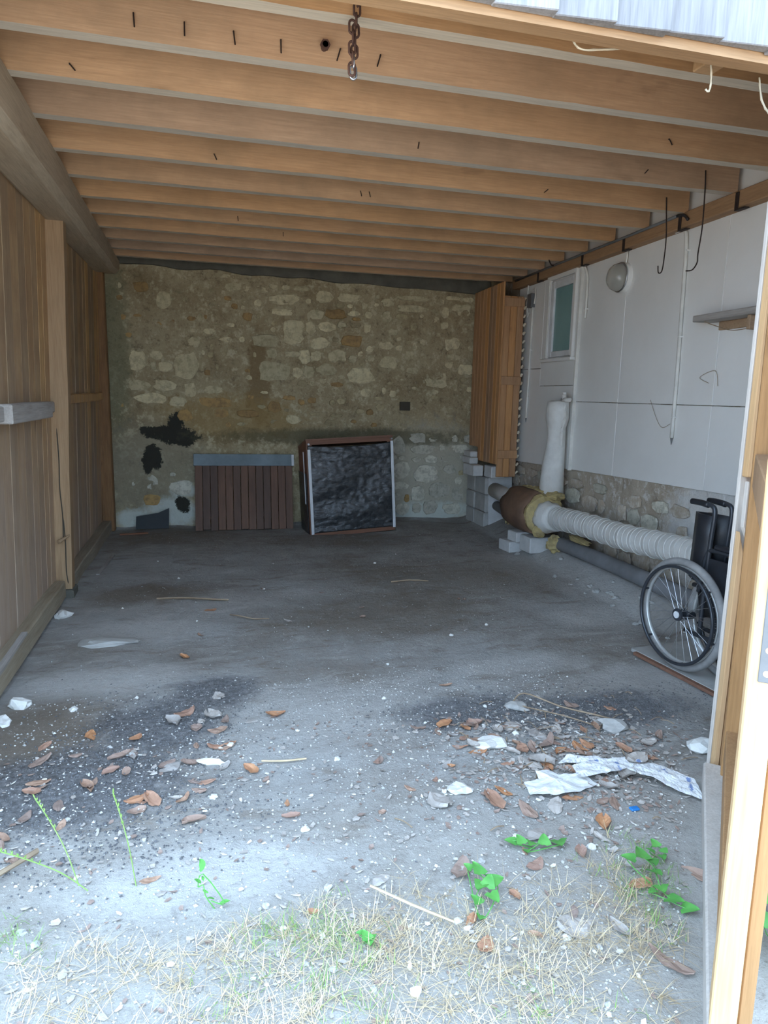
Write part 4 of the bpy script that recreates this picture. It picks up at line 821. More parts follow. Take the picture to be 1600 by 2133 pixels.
# ---- folded wheelchair
wc = empty('wheelchair', (2.515, 3.045, 0.033), 0.07); tag(wc, 'folded black wheelchair with large spoked wheels by the right wall', 'wheelchair')
def wheel(lx_, ly, R=0.312, tilt=0.0):
    w = MB().torus((0, 0, 0), (1, 0, 0), R - 0.022, 0.022, 56, 10, 1.0).build('wheel', M['tyre'], wc, smooth=True)
    w.location = (lx_, ly, R); w.rotation_euler = (0, tilt, 0)
    MB().torus((0, 0, 0), (1, 0, 0), R - 0.046, 0.010, 56, 8, 1.4).build('rim', M['chromerim'], w, smooth=True)
    MB().torus((-0.045, 0, 0), (1, 0, 0), R - 0.045, 0.0095, 56, 8).build('hand_rim', M['blackmetal'], w, smooth=True)
    for k in range(28):
        sp = MB()
        a = 2 * PI * k / 28; a2 = a + (0.5 if k % 2 else -0.5); s_ = 0.02 if (k // 2) % 2 else -0.02
        sp.tube([(s_, 0.026 * math.cos(a2), 0.026 * math.sin(a2)), (0, (R - 0.05) * math.cos(a), (R - 0.05) * math.sin(a))], 0.0013, 4, caps=False); sp.build('spoke', M['steel'], w)
    MB().tube([(-0.03, 0, 0), (-0.022, 0, 0), (-0.018, 0, 0), (0.018, 0, 0), (0.022, 0, 0), (0.03, 0, 0)], [0.034, 0.036, 0.02, 0.02, 0.033, 0.02], 16).build('hub', M['blackmetal'], w)
    MB().tube([(-0.036, 0, 0), (-0.029, 0, 0)], 0.019, 14).build('hub_cap', M['whitestrip'], w)
    for k in range(6):
        tabs = MB()
        a = 2 * PI * k / 6 + 0.3; tabs.tube([(-0.045, (R - 0.045) * math.cos(a), (R - 0.045) * math.sin(a)), (-0.01, (R - 0.045) * math.cos(a), (R - 0.045) * math.sin(a))], 0.006, 6); tabs.build('rim_tab', M['blackmetal'], w)
    return w
wheel(0.0, 0.0); wheel(0.15, -0.205, tilt=-0.04)
# the far wheel's hand rim sits on its outer side
for o in wc.children:
    if o.name.startswith('wheel') and o.location.x > 0.1: o.rotation_euler.z = PI
def wct(name, pts, r_, mat='blackmetal', n=4, parent=None): return MB().tube(spline(pts, n), r_, 10).build(name, M[mat], parent or wc, smooth=True)
for lx_ in (0.085, 0.20):
    wct('back_tube', [(lx_, -0.055, 0.2), (lx_, -0.06, 0.5), (lx_, -0.07, 0.75), (lx_, -0.078, 0.875), (lx_, -0.06, 0.918), (lx_, 0.0, 0.925)], 0.0125)
    g_ = wct('handle_grip', [(lx_, -0.03, 0.921), (lx_, 0.03, 0.926), (lx_, 0.09, 0.924)], 0.0165, 'black')
    wct('lower_frame', [(lx_, 0.05, 0.2), (lx_, -0.1, 0.2), (lx_, -0.40, 0.22)], 0.0125)
    wct('seat_rail', [(lx_, 0.02, 0.47), (lx_, -0.2, 0.475), (lx_, -0.42, 0.48), (lx_, -0.47, 0.40), (lx_, -0.49, 0.2), (lx_, -0.55, 0.1)], 0.0125)
    wct('front_tube', [(lx_, -0.40, 0.22), (lx_, -0.41, 0.48), (lx_, -0.40, 0.66), (lx_, -0.36, 0.69)], 0.0125)
    wct('arm_tube', [(lx_, -0.02, 0.44), (lx_, -0.04, 0.60), (lx_, -0.06, 0.665), (lx_, -0.10, 0.685), (lx_, -0.36, 0.69)], 0.0125)
    MB().box(lx_ - 0.022, lx_ + 0.022, -0.38, -0.11, 0.695, 0.722).build('armrest', M['black'], wc, bevel=0.008)
    MB().box(lx_ - 0.006, lx_ + 0.006, -0.39, -0.06, 0.47, 0.64).build('side_panel', M['black'], wc, bevel=0.003)
    cs = MB().torus((0, 0, 0), (1, 0, 0), 0.062, 0.016, 28, 8).build('castor', M['tyre'], wc, smooth=True); cs.location = (lx_, -0.43, 0.078)
    MB().tube([(-0.015, 0, 0), (0.015, 0, 0)], 0.05, 20).build('castor_hub', M['black'], cs)
    MB().tube([(0.0, 0.02, 0.15), (0.025, 0.0, 0.08), (0.025, 0, 0)], 0.010, 8).build('fork', M['blackmetal'], cs)
    wct('axle_plate', [(lx_ - 0.05, 0.0, 0.30), (lx_, 0.0, 0.30)], 0.02)
# folded back fabric: two leaves meeting behind
bv = []
for (lx_, ly) in ((0.085, -0.06), (0.10, 0.06), (0.142, 0.125), (0.185, 0.06), (0.20, -0.06)):
    for z in (0.49, 0.62, 0.75, 0.862): bv.append((lx_, ly - 0.03 * (z - 0.49), z))
bf = [(i * 4 + j, i * 4 + j + 1, i * 4 + j + 5, i * 4 + j + 4) for i in range(4) for j in range(3)]
o = MB().add(bv, bf).build('backrest', M['black'], wc, smooth=True); s_ = o.modifiers.new('thickness', 'SOLIDIFY'); s_.thickness = 0.012
sv = []
for (lx_, z) in ((0.085, 0.478), (0.115, 0.36), (0.142, 0.30), (0.17, 0.36), (0.20, 0.478)):
    for ly in (-0.40, -0.25, -0.1, 0.0): sv.append((lx_, ly, z))
o = MB().add(sv, bf).build('seat', M['black'], wc, smooth=True); s_ = o.modifiers.new('thickness', 'SOLIDIFY'); s_.thickness = 0.01
wct('cross_brace', [(0.085, -0.18, 0.46), (0.20, -0.18, 0.20)], 0.012); wct('cross_brace', [(0.20, -0.16, 0.46), (0.085, -0.16, 0.20)], 0.012)
MB().box(0.07, 0.10, -0.62, -0.50, 0.09, 0.10).build('footplate', M['black'], wc, bevel=0.003); MB().box(0.185, 0.215, -0.62, -0.50, 0.09, 0.10).build('footplate', M['black'], wc, bevel=0.003)
wct('brake_lever', [(0.06, -0.26, 0.5), (0.045, -0.27, 0.56), (0.035, -0.25, 0.60)], 0.007, 'steel')
bd = MB().hexa([(2.455, 3.37, 0.012), (2.52, 2.72, 0.012), (3.0, 2.72, 0.012), (2.95, 3.42, 0.012), (2.455, 3.37, 0.032), (2.52, 2.72, 0.032), (3.0, 2.72, 0.032), (2.95, 3.42, 0.032)]).build('base_board', M['concrete'], bevel=0.002)
tag(bd, 'pale fibre cement board on the floor under the wheelchair', 'board')
o = MB().box(-0.012, 0.012, -0.3, 0.3, 0, 0.018).build('floor_batten', M['cratewood']); o.location = (2.475, 3.02, 0.012); o.rotation_euler = (0, 0, 0.1); tag(o, 'thin reddish batten along the edge of the board under wheelchair', 'batten')

# ---- fibres caught on the header
for (pts, lab) in (([(1.18, 2.19, 2.64), (1.22, 2.2, 2.62), (1.30, 2.2, 2.63), (1.38, 2.19, 2.64)], 'pale straw fibre dangling from the header near the middle'),
                   ([(1.735, 2.22, 2.65), (1.74, 2.22, 2.60), (1.735, 2.22, 2.565), (1.72, 2.22, 2.57)], 'pale string loop hanging under the small header cleat'),
                   ([(1.93, 2.21, 2.63), (1.95, 2.21, 2.56), (1.985, 2.21, 2.52), (2.02, 2.21, 2.50)], 'pale string hanging from the right end of the header')):
    o = MB().tube(spline(pts, 5), 0.0035, 5, wob=0.4).build('string', M['fibre']); tag(o, lab, 'string')

# ================================================================== LITTER AND PLANTS
rl = random.Random(11)
def leaf_mesh(L, W, curl, fold, kind=0, n=8):
    vs = []; fs = []; m = 6; off = Vector((rl.random() * 40, rl.random() * 40, 0)); bend = rl.uniform(-0.25, 0.25) if kind != 1 else 0.0
    for i in range(n + 1):
        t = i / n
        if kind == 1: w = W * 1.2 * (1 - t) ** 0.65 * min(1, t * 6 + 0.35)                 # ivy: broad base, pointed tip
        else: w = W * (math.sin(PI * (0.03 + 0.95 * t ** 0.85))) ** 0.65
        for j in range(m + 1):
            u = 2 * j / m - 1; q = mnoise.noise(Vector((u * 1.4, t * 3, 0)) + off)
            e = 1.0 if kind == 1 else 1 + 0.30 * mnoise.noise(Vector((t * 5, u * 2, 7)) + off)
            z = curl * L * (2 * t - 1) ** 2 + fold * W * abs(u) ** 1.6 + (0.0 if kind == 1 else 0.13 * W * q)
            back = 0.10 * L * (abs(u)) * (1 - t) if kind == 1 else 0
            vs.append((u * w / 2 * e + bend * L * (t - 0.5) ** 2 * 2, (t - 0.5) * L - back, z))
    for i in range(n):
        for j in range(m): a = i * (m + 1) + j; fs.append((a, a + 1, a + m + 2, a + m + 1))
    lift = min(v[2] for v in vs)
    return [(x, y, z - lift + 0.001) for x, y, z in vs], fs
PROTO = {}
for mk in ('leaf_orange', 'leaf_brown', 'leaf_grey'):
    PROTO[mk] = []
    for i in range(10):
        vs, fs = leaf_mesh(0.098 * rl.uniform(0.7, 1.15), 0.044 * rl.uniform(0.7, 1.5), rl.uniform(-0.03, 0.12), rl.choice((-0.06, 0.0, 0.05, 0.12, 0.28)))
        me = bpy.data.meshes.new('dry_leaf'); me.from_pydata(vs, [], fs); me.materials.append(M[mk])
        PROTO[mk].append(me)
def leaf(x, y, mk, label, group=None, s=1.0, rz=None, me=None, tilt=0.25):
    o = bpy.data.objects.new('dry_leaf', me or rl.choice(PROTO[mk])); col.objects.link(o)
    o.location = (x, y, gz(x, y) + 0.002); o.rotation_euler = (rl.uniform(-tilt, tilt) * .5, rl.uniform(-tilt, tilt) * .5, rl.uniform(0, 6.28) if rz is None else rz)
    o.scale = (s, s, s); tag(o, label, 'leaf', group); return o
leaf(-0.11, 3.14, 'leaf_orange', 'large orange dry leaf lying on the dark gravel', s=1.5, rz=-1.0)
leaf(0.30, 3.02, 'leaf_orange', 'lone orange leaf right of the dark gravel patch', s=1.05, rz=-1.6)
leaf(1.17, 2.72, 'leaf_brown', 'large curled dark red-brown leaf at the front of the litter', s=1.5, rz=-1.2)
leaf(0.77, 1.82, 'leaf_brown', 'upright pinkish brown leaf just behind the middle ivy sprig', s=1.2, rz=-0.6)
leaf(0.82, 2.18, 'leaf_grey', 'broad flat grey leaf left of the white rounded stone', s=1.5, rz=0.4)
leaf(1.18, 1.34, 'leaf_brown', 'long brown leaf in the dry grass near the kerb', s=1.3, rz=0.5)
leaf(1.00, 1.53, 'leaf_grey', 'pale grey slender leaf on bare soil among straw', s=1.4, rz=1.3)
leaf(1.12, 2.06, 'leaf_brown', 'heart shaped brown leaf in front of the newspaper', s=1.3, rz=0.2)
leaf(1.02, 2.14, 'leaf_orange', 'curled tan leaf between the white stone and newspaper', s=1.2, rz=0.1)
leaf(-0.13, 3.86, 'leaf_orange', 'small orange leaf on the bare floor left of centre', s=0.9, rz=0.6)
leaf(0.02, 4.65, 'leaf_orange', 'tiny orange leaf deep inside on the grey floor', s=0.9, rz=2.0)
leaf(1.50, 1.60, 'leaf_brown', 'upright brown leaf leaning at the foot of the kerb', s=1.2, rz=0.3, tilt=1.2)
leaf(-0.72, 2.28, 'leaf_brown', 'curled dark brown leaf beside the left grass stalks', s=1.3, rz=1.0)
# scattered leaves, by place
def clear(x, y):
    p = Vector((x, y, 0)) - A; return p.dot(nrm) < -0.05
def scatter(n, cx, cy, rx, ry, mks, label, group, s=(0.55, 1.0)):
    k = 0
    while k < n:
        x = cx + rl.gauss(0, 1) * rx; y = cy + rl.gauss(0, 1) * ry
        if abs(x - cx) > 2 * rx or not clear(x, y) or x < -0.9: continue
        mk = rl.choice(mks); sz = rl.uniform(*s); mid = (s[0] + s[1]) / 2
        leaf(x, y, mk, ('bigger ' if sz > mid else 'smaller ') + {'leaf_orange': 'orange-brown ', 'leaf_brown': 'dark brown ', 'leaf_grey': 'grey '}[mk] + label, group, sz); k += 1
scatter(34, -0.40, 2.50, 0.30, 0.22, ('leaf_orange', 'leaf_brown', 'leaf_brown'), 'dry leaf scattered over the dark gravel on the left', 'leaves on the left gravel')
scatter(22, 0.0, 2.85, 0.28, 0.18, ('leaf_orange', 'leaf_brown', 'leaf_grey'), 'dry leaf at the inner end of the dark gravel', 'leaves at the inner gravel')
scatter(60, 1.52, 2.30, 0.26, 0.22, ('leaf_orange', 'leaf_brown', 'leaf_grey', 'leaf_grey'), 'dry leaf in the litter around the torn newspaper', 'leaves around the newspaper', (0.6, 1.2))
scatter(26, 1.30, 2.62, 0.30, 0.10, ('leaf_brown', 'leaf_grey', 'leaf_orange'), 'dry leaf in the thin litter behind the newspaper', 'leaves behind the newspaper', (0.5, 1.0))
scatter(16, 0.55, 2.45, 0.45, 0.3, ('leaf_grey', 'leaf_orange', 'leaf_brown'), 'dry leaf on the pale soil in the middle', 'leaves on the middle soil', (0.35, 0.7))
scatter(14, 0.9, 1.65, 0.35, 0.15, ('leaf_brown', 'leaf_grey', 'leaf_orange'), 'dead leaf among the straw in the foreground', 'leaves in the straw', (0.4, 0.8))
scatter(14, 0.9, 4.6, 0.9, 0.5, ('leaf_brown', 'leaf_grey'), 'leaf crumb on the shed floor', 'leaf crumbs on the shed floor', (0.35, 0.7))

def rock_mesh(r, seed, sq=(1, 1, 0.6), n=2):
    bm = bmesh.new(); bmesh.ops.create_icosphere(bm, subdivisions=n, radius=r); rnd = random.Random(seed); off = Vector((rnd.random() * 9, rnd.random() * 9, 0))
    for v in bm.verts:
        q = 1 + 0.6 * mnoise.noise(v.co / r * 1.1 + off) + 0.3 * mnoise.noise(v.co / r * 2.7 + off)
        v.co = Vector((v.co.x * sq[0], v.co.y * sq[1], v.co.z * sq[2])) * q
    me = bpy.data.meshes.new('stone'); bm.to_mesh(me); bm.free(); return me
def rock(x, y, r, label, mat='pebble_white', sq=(1, 1, 0.6), seed=1, rz=0.0, group=None, name='loose_stone'):
    me = rock_mesh(r, seed, sq); me.materials.append(M[mat]); o = bpy.data.objects.new(name, me); col.objects.link(o)
    o.location = (x, y, gz(x, y) + r * sq[2] * 0.55); o.rotation_euler.z = rz; tag(o, label, 'stone', group)
rock(-0.87, 3.36, 0.042, 'white limestone chunk beside the near left sill', sq=(1.25, 0.8, 0.7), seed=3)
rock(-0.90, 3.18, 0.038, 'white stone at the left edge, in front of the limestone chunk', sq=(1.1, 1, 0.6), seed=4)
rock(-0.62, 3.27, 0.018, 'small white stone to the right of the limestone chunk', seed=5)
rock(0.92, 2.23, 0.038, 'rounded white flat stone in the middle of the soil', sq=(1.25, 0.9, 0.45), seed=6, rz=-0.4)
rock(0.0, 2.65, 0.033, 'white elongated shard like a bone near the dark gravel', sq=(1.5, 0.5, 0.4), seed=7, rz=-0.2)
rock(1.45, 2.84, 0.06, 'flat tan stone on the dark strip behind the litter', 'pebble', sq=(1.0, 0.8, 0.3), seed=8, rz=-0.6)
rock(2.08, 2.30, 0.07, 'cream flat stone against the foot of the jamb', sq=(1.0, 0.8, 0.4), seed=9)
rock(-0.58, 4.18, 0.12, 'flat pale cement lump on the brown floor near the sill', 'concrete', sq=(1.6, 0.6, 0.15), seed=10, rz=-0.15, name='cement_lump')
rock(-0.93, 4.75, 0.05, 'grey white stone by the end of the near sill', sq=(1, 1, 0.6), seed=12)
rock(1.18, 2.53, 0.06, 'crumbled pale clod behind the white rounded stone', 'pebble_white', sq=(1.3, 0.9, 0.3), seed=13)
rock(1.80, 2.55, 0.06, 'grey flat stone among leaves near the jamb', 'pebble', sq=(1.1, .9, 0.4), seed=14)
for i in range(34):
    x = rl.uniform(-0.55, 1.35); y = rl.uniform(1.25, 2.9)
    if not clear(x, y): continue
    rock(x, y, rl.uniform(0.008, 0.017), 'small whitish pebble lying loose on the yard soil', rl.choice(('pebble_white', 'pebble')), seed=60 + i, group='pebbles on the yard soil', name='pebble')
for i in range(14):
    x = rl.uniform(-0.8, 2.7); y = rl.uniform(3.0, 7.0)
    rock(x, y, rl.uniform(0.006, 0.013), 'small pale stone chip on the shed floor', 'pebble_white', seed=160 + i, group='stone chips on the shed floor', name='stone_chip')
for i in range(26):
    y = rl.uniform(3.4, 6.2); x = WX(y) - rl.uniform(0.22, 0.5)
    rock(x, y, rl.uniform(0.012, 0.035), 'crumbled mortar piece on the bank below the pipes', 'concrete', seed=260 + i, group='mortar crumbs below the pipes', name='mortar_crumb')
# newspaper scraps
def paper(x, y, pts, label, mat, rz=0, amp=0.012, seed=0):
    rnd = random.Random(seed); n = len(pts); m_ = MB()
    vs = [(px, py, 0.02 + amp * rnd.uniform(-0.4, 1)) for px, py in pts] + [(sum(p[0] for p in pts) / n, sum(p[1] for p in pts) / n, 0.03)]
    m_.add(vs, [(i, (i + 1) % n, n) for i in range(n)])
    o = m_.build('newspaper', M[mat]); o.location = (x, y, gz(x, y)); o.rotation_euler.z = rz
    s_ = o.modifiers.new('subd', 'SUBSURF'); s_.subdivision_type = 'SIMPLE'; s_.levels = 3; s_.render_levels = 3
    tx = bpy.data.textures.get('crumple') or bpy.data.textures.new('crumple', 'CLOUDS'); tx.noise_scale = 0.045
    dm = o.modifiers.new('crumple', 'DISPLACE'); dm.texture = tx; dm.strength = 0.022; dm.mid_level = 0.5
    so = o.modifiers.new('thickness', 'SOLIDIFY'); so.thickness = 0.0015
    tag(o, label, 'newspaper', 'torn newspaper scraps')
paper(1.31, 2.17, [(-0.14, -0.04), (-0.05, -0.075), (0.05, -0.075), (0.15, -0.03), (0.13, 0.04), (0.03, 0.05), (0.0, 0.085), (-0.06, 0.09), (-0.065, 0.045), (-0.13, 0.04)], 'white crumpled torn paper, leftmost of the newspaper scraps', 'paper', -0.05, seed=1)
paper(1.51, 2.22, [(-0.12, -0.06), (0.05, -0.05), (0.16, -0.01), (0.15, 0.045), (0.0, 0.05), (-0.10, 0.03)], 'white folded newspaper strip with dark print beside brown leaves', 'news', 0.0, seed=2)
paper(1.48, 2.30, [(-0.10, -0.02), (0.02, -0.03), (0.1, -0.02), (0.08, 0.02), (-0.05, 0.03)], 'blue and white paper strip tucked behind the folded newspaper', 'news', -0.2, seed=3)
paper(1.74, 2.10, [(-0.16, 0.17), (-0.05, 0.17), (0.06, 0.08), (0.12, 0.02), (0.10, -0.12), (0.02, -0.08), (-0.05, 0.0), (-0.13, 0.06)], 'long newspaper sheet lying against the kerb end', 'news', -0.25, seed=4)
o = MB().box(-0.018, 0.018, -0.012, 0.012, 0.0, 0.01).build('plastic_scrap', M['bluebit'], bevel=0.004); o.location = (1.50, 1.96, gz(1.5, 1.96)); tag(o, 'tiny bright blue plastic scrap in front of the newspaper', 'scrap')
# roots and twigs
def twig(pts, r_, label, mat='twig', group=None):
    o = MB().tube(spline([(x, y, gz(x, y) + r_ + h) for x, y, h in pts], 5), r_, 5, wob=0.15).build('twig', M[mat]); tag(o, label, 'twig', group)
twig([(1.46, 2.90, 0.0), (1.50, 2.86, 0.06), (1.62, 2.72, 0.04), (1.74, 2.62, 0.03), (1.86, 2.60, 0.0)], 0.004, 'thin looping root on the dark strip by the flat stone')
twig([(1.46, 2.90, 0.0), (1.48, 2.80, 0.02), (1.60, 2.66, 0.03), (1.72, 2.58, 0.0)], 0.003, 'lower strand beside the looping root near the flat stone')
twig([(-0.72, 2.05, 0.0), (-0.62, 2.12, 0.02), (-0.55, 2.20, 0.01)], 0.009, 'dark stick at the left edge behind the dry grass')
twig([(0.20, 2.60, 0.01), (0.28, 2.58, 0.01), (0.38, 2.57, 0.01)], 0.004, 'pale straight straw on the soil right of the white shard', 'straw')
twig([(0.45, 1.75, 0.06), (0.55, 1.66, 0.05), (0.66, 1.60, 0.02)], 0.004, 'pale stem arching over the middle dry grass', 'straw')
twig([(0.15, 4.55, 0), (0.2, 4.45, 0.02), (0.30, 4.40, 0.01), (0.40, 4.42, 0)], 0.004, 'curved twig on the floor left of centre')
twig([(1.45, 5.15, 0), (1.6, 5.12, 0.01), (1.75, 5.1, 0)], 0.006, 'dark straight stick in the middle of the shed floor')
twig([(-0.35, 5.0, 0), (-0.15, 4.95, 0.01), (0.05, 4.85, 0.01), (0.15, 4.86, 0)], 0.007, 'long grey bark strip on the floor near the post')
for i in range(60):
    x, y = rl.gauss(1.5, 0.32), rl.gauss(2.4, 0.28)
    if not clear(x, y): continue
    a = rl.uniform(0, PI); l = rl.uniform(0.03, 0.09)
    twig([(x, y, 0.006), (x + l / 2 * math.cos(a), y + l / 2 * math.sin(a), 0.012), (x + l * math.cos(a), y + l * math.sin(a), 0.004)], rl.uniform(0.0012, 0.0025), 'thin dry twig in the litter round the newspaper', group='twigs round the newspaper')

# gravel (uncountable)
def gravel(name, mat, label, n, fn, rr):
    b = MB()
    for i in range(n):
        x, y = fn()
        if not clear(x, y) and y < 2.2: continue
        if x < -0.93: continue
        r_ = rl.uniform(*rr) * (1.6 if rl.random() < 0.06 else 1); z = gz(x, y) + r_ * 0.25; a = rl.uniform(0, 3)
        c, s_ = math.cos(a) * r_, math.sin(a) * r_; e = rl.uniform(0.6, 1.0)
        b.add([(x + c, y + s_, z), (x - s_ * e, y + c * e, z), (x - c, y - s_, z), (x + s_ * e, y - c * e, z), (x, y, z + r_ * 0.7)], [(0, 1, 4), (1, 2, 4), (2, 3, 4), (3, 0, 4)])
    tag(b.build(name, M[mat]), label, 'gravel', kind='stuff')
def dark_pos():
    cx, cy, rx, ry = rl.choice(((-0.50, 2.62, 0.30, 0.18), (-0.22, 3.0, 0.2, 0.2), (1.35, 2.82, 0.3, 0.1), (1.85, 2.70, 0.3, 0.12), (-0.35, 2.3, 0.3, 0.15)))
    return rl.gauss(cx, rx), rl.gauss(cy, ry)
gravel('dark_gravel', 'gravel_dark', 'fine dark gravel strewn in two patches across the entrance', 5200, dark_pos, (0.003, 0.007))
gravel('pale_gravel', 'pebble', 'fine pale grit strewn over the yard soil and entrance', 6500, lambda: (rl.uniform(-0.9, 1.9), 1.0 + 2.4 * rl.random() ** 1.3), (0.002, 0.006))
gravel('white_grit', 'pebble_white', 'white chalky grit sprinkled over the yard soil', 1100, lambda: (rl.uniform(-0.8, 1.9), 1.0 + 2.2 * rl.random() ** 1.2), (0.002, 0.006))
gravel('floor_grit', 'pebble', 'pale grit on the shed floor', 1500, lambda: (rl.uniform(-0.85, 2.9), rl.uniform(3, 7.4)), (0.002, 0.006))

# flakes of leaf, paper and bark (uncountable)
def chips(name, mat, label, n, fn, sz):
    b = MB()
    for i in range(n):
        x, y = fn()
        if (not clear(x, y) and y < 2.2) or x < -0.93: continue
        r_ = rl.uniform(*sz); z = gz(x, y) + 0.003; a = rl.uniform(0, 6.28); t = rl.uniform(-0.5, 0.5); u = rl.uniform(-0.5, 0.5); asp = rl.uniform(0.25, 0.8); vs = []
        for k in range(5):
            q = a + 2 * PI * k / 5; e = rl.uniform(0.6, 1.1) * r_; px, py = math.cos(q - a) * e, math.sin(q - a) * e * asp
            X_ = px * math.cos(a) - py * math.sin(a); Y_ = px * math.sin(a) + py * math.cos(a)
            vs.append((x + X_, y + Y_, z + max(0.0, X_ * t + Y_ * u) + 0.001))
        b.add(vs + [(x, y, z + r_ * 0.25 * rl.random())], [(k, (k + 1) % 5, 5) for k in range(5)])
    tag(b.build(name, M[mat]), label, 'litter', kind='stuff')
near_paper = lambda: (rl.gauss(1.5, 0.30), rl.gauss(2.35, 0.24))
yard_pos = lambda: (rl.uniform(-0.8, 1.7), 1.0 + 1.9 * rl.random() ** 1.1)
chips('brown_flakes', 'leaf_brown', 'fine brown leaf crumbs strewn through the entrance litter', 900, lambda: near_paper() if rl.random() < .55 else yard_pos(), (0.005, 0.018))
chips('grey_flakes', 'leaf_grey', 'fine grey bark and leaf flakes strewn through the litter', 1500, lambda: near_paper() if rl.random() < .55 else yard_pos(), (0.005, 0.02))
chips('white_flakes', 'pebble_white', 'fine whitish flakes strewn over the yard soil', 700, lambda: near_paper() if rl.random() < .35 else yard_pos(), (0.004, 0.014))
# dry and green grass (uncountable)
def blades(name, mat, label, clumps, per, hl, lean, cat='grass'):
    b = MB()
    for (cx, cy, rx, ry, n) in clumps:
        for i in range(int(n * 0.55) if mat == 'straw' else n):
            bx, by = rl.gauss(cx, rx), rl.gauss(cy, ry)
            if not clear(bx, by): continue
            for k in range(per):
                x = bx + rl.gauss(0, 0.012); y = by + rl.gauss(0, 0.012); a = rl.uniform(0, 6.28); h = rl.uniform(*hl); le = rl.uniform(*lean); w = rl.uniform(0.0006, 0.0014)
                z0 = gz(x, y); dx, dy = math.cos(a), math.sin(a); vs = []
                for t in (0, 0.4, 0.75, 1.0):
                    px = x + dx * h * le * t ** 1.3; py = y + dy * h * le * t ** 1.3; pz = z0 + h * (t - 0.45 * le * t * t) * max(0.15, 1.2 - le)
                    ww = w * (1 - 0.85 * t); vs += [(px - dy * ww, py + dx * ww, max(pz, z0 + 0.002)), (px + dy * ww, py - dx * ww, max(pz, z0 + 0.002))]
                b.add(vs, [(0, 1, 3, 2), (2, 3, 5, 4), (4, 5, 7, 6)])
    tag(b.build(name, M[mat]), label, cat, kind='stuff')
blades('dry_grass', 'straw', 'flattened dry straw grass across the foreground yard', [(0.10, 1.66, 0.22, 0.06, 190), (0.55, 1.58, 0.18, 0.09, 260), (0.05, 1.45, 0.25, 0.09, 200), (0.35, 1.36, 0.25, 0.10, 200), (0.85, 1.42, 0.20, 0.11, 230), (1.12, 1.48, 0.11, 0.13, 150), (-0.38, 1.66, 0.13, 0.08, 90), (0.6, 1.2, 0.3, 0.1, 160), (1.25, 1.62, 0.06, 0.10, 60)], 5, (0.03, 0.13), (0.5, 1.15))
blades('green_grass', 'grass', 'sparse pale green grass growing among the straw', [(0.18, 1.70, 0.08, 0.03, 40), (0.33, 1.62, 0.06, 0.07, 60), (0.30, 1.38, 0.08, 0.12, 60), (-0.55, 1.84, 0.05, 0.05, 26), (1.25, 1.58, 0.05, 0.12, 60), (0.05, 1.48, 0.1, 0.1, 26), (0.75, 1.25, 0.15, 0.08, 30), (1.38, 1.66, 0.03, 0.10, 40)], 4, (0.02, 0.07), (0.2, 0.9))
# tall grass stalks
for (x, y, tx, ty, h, lab) in ((-0.40, 2.03, -0.13, 0.10, 0.25, 'tall pale green seeding grass stalk leaning left over the gravel'), (-0.37, 2.0, -0.25, 0.05, 0.14, 'lower grass stalk leaning far left over the gravel'), (-0.23, 1.98, -0.06, 0.05, 0.29, 'upright grass stalk right of the leaning pair')):
    e = empty('grass_stalk', (x, y, gz(x, y))); tag(e, lab, 'grass stalk')
    P = spline([(0, 0, 0), (tx * 0.3, ty * 0.3, h * 0.45), (tx * 0.7, ty * 0.7, h * 0.8), (tx, ty, h)], 5)
    MB().tube(P, [0.0018] * (len(P) - 1) + [0.001], 5).build('stem', M['grass'], e)
    sd = MB()
    for i in range(len(P) // 2, len(P)):
        p = P[i]
        for k in range(2):
            q = p + Vector((rl.uniform(-0.006, 0.006), rl.uniform(-0.006, 0.006), 0.012)); sd.tube([p, (p + q) / 2 + Vector((0.001, 0, 0)), q], [0.001, 0.0024, 0.0006], 5)
    sd.build('seed_head', M['grass'], e)['kind'] = 'stuff'
# leafy sprigs
def sprig(x, y, leaves, label, mat='ivy', kind=1, cat='plant', name='ivy_sprig'):
    e = empty(name, (x, y, gz(x, y))); tag(e, label, cat)
    pts = [(0, 0, 0)] + [(lx_, ly, max(lz * 0.8, 0.004)) for lx_, ly, lz, s_, r_ in leaves]
    MB().tube(spline(pts, 3), 0.0018, 5).build('stem', M[mat], e)
    for (lx_, ly, lz, s_, r_) in leaves:
        vs, fs = leaf_mesh(s_, s_ * (0.95 if kind == 1 else 0.4), -0.05, 0.05, kind)
        o = MB().add(vs, fs).build('leaf', M[mat], e, smooth=True); o.location = (lx_, ly, lz); o.rotation_euler = (rl.uniform(-0.05, 0.35), rl.uniform(-0.25, 0.25), r_)
    return e
sprig(0.79, 1.70, [(-0.04, -0.04, 0.03, 0.04, 0.5), (-0.015, -0.01, 0.045, 0.048, 2.4), (0.02, 0.0, 0.05, 0.045, -0.6), (0.0, 0.05, 0.06, 0.05, 0.2), (0.05, 0.01, 0.04, 0.05, -1.4), (0.015, -0.055, 0.035, 0.045, 3.3), (-0.045, -0.09, 0.01, 0.03, 2.6), (-0.02, 0.075, 0.05, 0.03, 0.8)], 'bright green ivy sprig in the middle of the foreground')
sprig(1.33, 1.60, [(-0.045, 0.09, 0.05, 0.045, 1.0), (0.0, 0.09, 0.06, 0.055, -0.2), (0.02, 0.05, 0.05, 0.05, 2.8), (0.005, 0.01, 0.045, 0.05, 3.1), (-0.01, -0.04, 0.03, 0.045, 2.8), (0.0, -0.09, 0.03, 0.055, 3.6), (-0.04, -0.03, 0.02, 0.03, 1.8), (0.03, -0.12, 0.02, 0.05, 3.9)], 'tall green ivy strand beside the grey kerb')
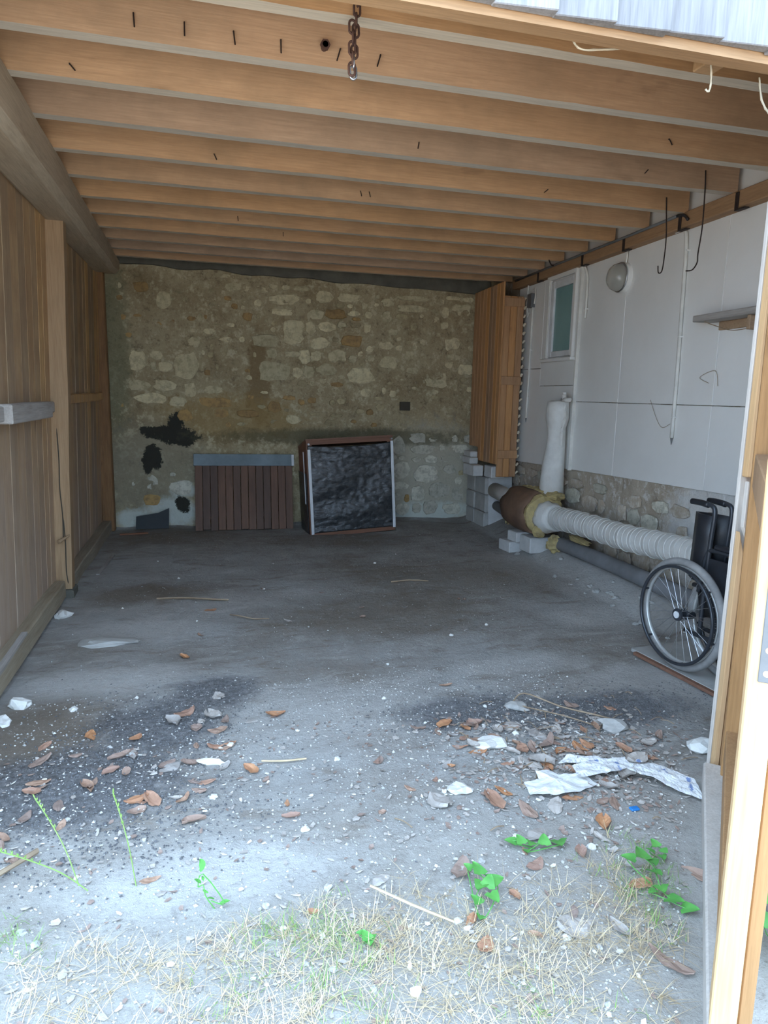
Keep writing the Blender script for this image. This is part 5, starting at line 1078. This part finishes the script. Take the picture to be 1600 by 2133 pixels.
sprig(1.05, 1.86, [(-0.08, 0.03, 0.02, 0.04, 1.2), (-0.05, 0.02, 0.03, 0.04, 0.1), (-0.02, 0.0, 0.02, 0.035, 2.5), (0.03, 0.0, 0.03, 0.045, -0.4), (-0.04, -0.02, 0.01, 0.03, 2.8), (0.08, -0.02, 0.02, 0.06, 2.9)], 'low creeping green vine behind the middle ivy sprig')
sprig(0.40, 1.60, [(0.0, 0.0, 0.03, 0.035, 0.3), (0.01, -0.015, 0.02, 0.04, 3.0), (-0.015, 0.01, 0.03, 0.02, 1.4)], 'tiny ivy seedling in the straw left of centre', name='ivy_seedling')
sprig(0.45, 1.20, [(0.0, 0.02, 0.03, 0.03, 0.2), (0.015, 0.0, 0.04, 0.03, -0.9), (-0.015, 0.0, 0.03, 0.03, 1.0), (0.0, -0.02, 0.02, 0.025, 2.9)], 'small green seedling at the bottom of the picture', name='ivy_seedling')
sprig(0.0, 1.83, [(-0.025, 0.0, 0.06, 0.022, 0.8), (-0.03, 0.005, 0.10, 0.02, 0.2), (-0.045, 0.01, 0.09, 0.03, 0.6), (-0.03, 0.01, 0.14, 0.045, 0.0), (0.03, -0.005, 0.02, 0.032, -1.4), (-0.01, 0.0, 0.035, 0.022, 1.6)], 'upright green seedling with oval leaves on the white dusty soil', kind=0, name='weed_seedling')
sprig(1.42, 1.72, [(-0.03, 0.0, 0.03, 0.03, 1.0), (0.0, 0.02, 0.04, 0.035, 0.0), (0.02, -0.01, 0.03, 0.03, -1.0), (0.0, -0.03, 0.02, 0.03, 2.8)], 'small dark green clump of leaves at the foot of the kerb', name='weed_clump')
# plants beyond the door leaf on the right
for i, (x, y, lab) in enumerate(((1.78, 1.50, 'dark ivy clump behind the door edge, farther one'), (1.57, 1.27, 'dark ivy clump behind the door edge, nearer one'), (1.67, 1.39, 'dark ivy clump right of the other two behind the door'))):
    sprig(x, y, [(rl.uniform(-0.12, 0.12), rl.uniform(-0.12, 0.12), rl.uniform(0.02, 0.16), rl.uniform(0.05, 0.08), rl.uniform(0, 6.28)) for _ in range(26)], lab, 'darkgreen' if i != 1 else 'ivy', name='ivy_clump')
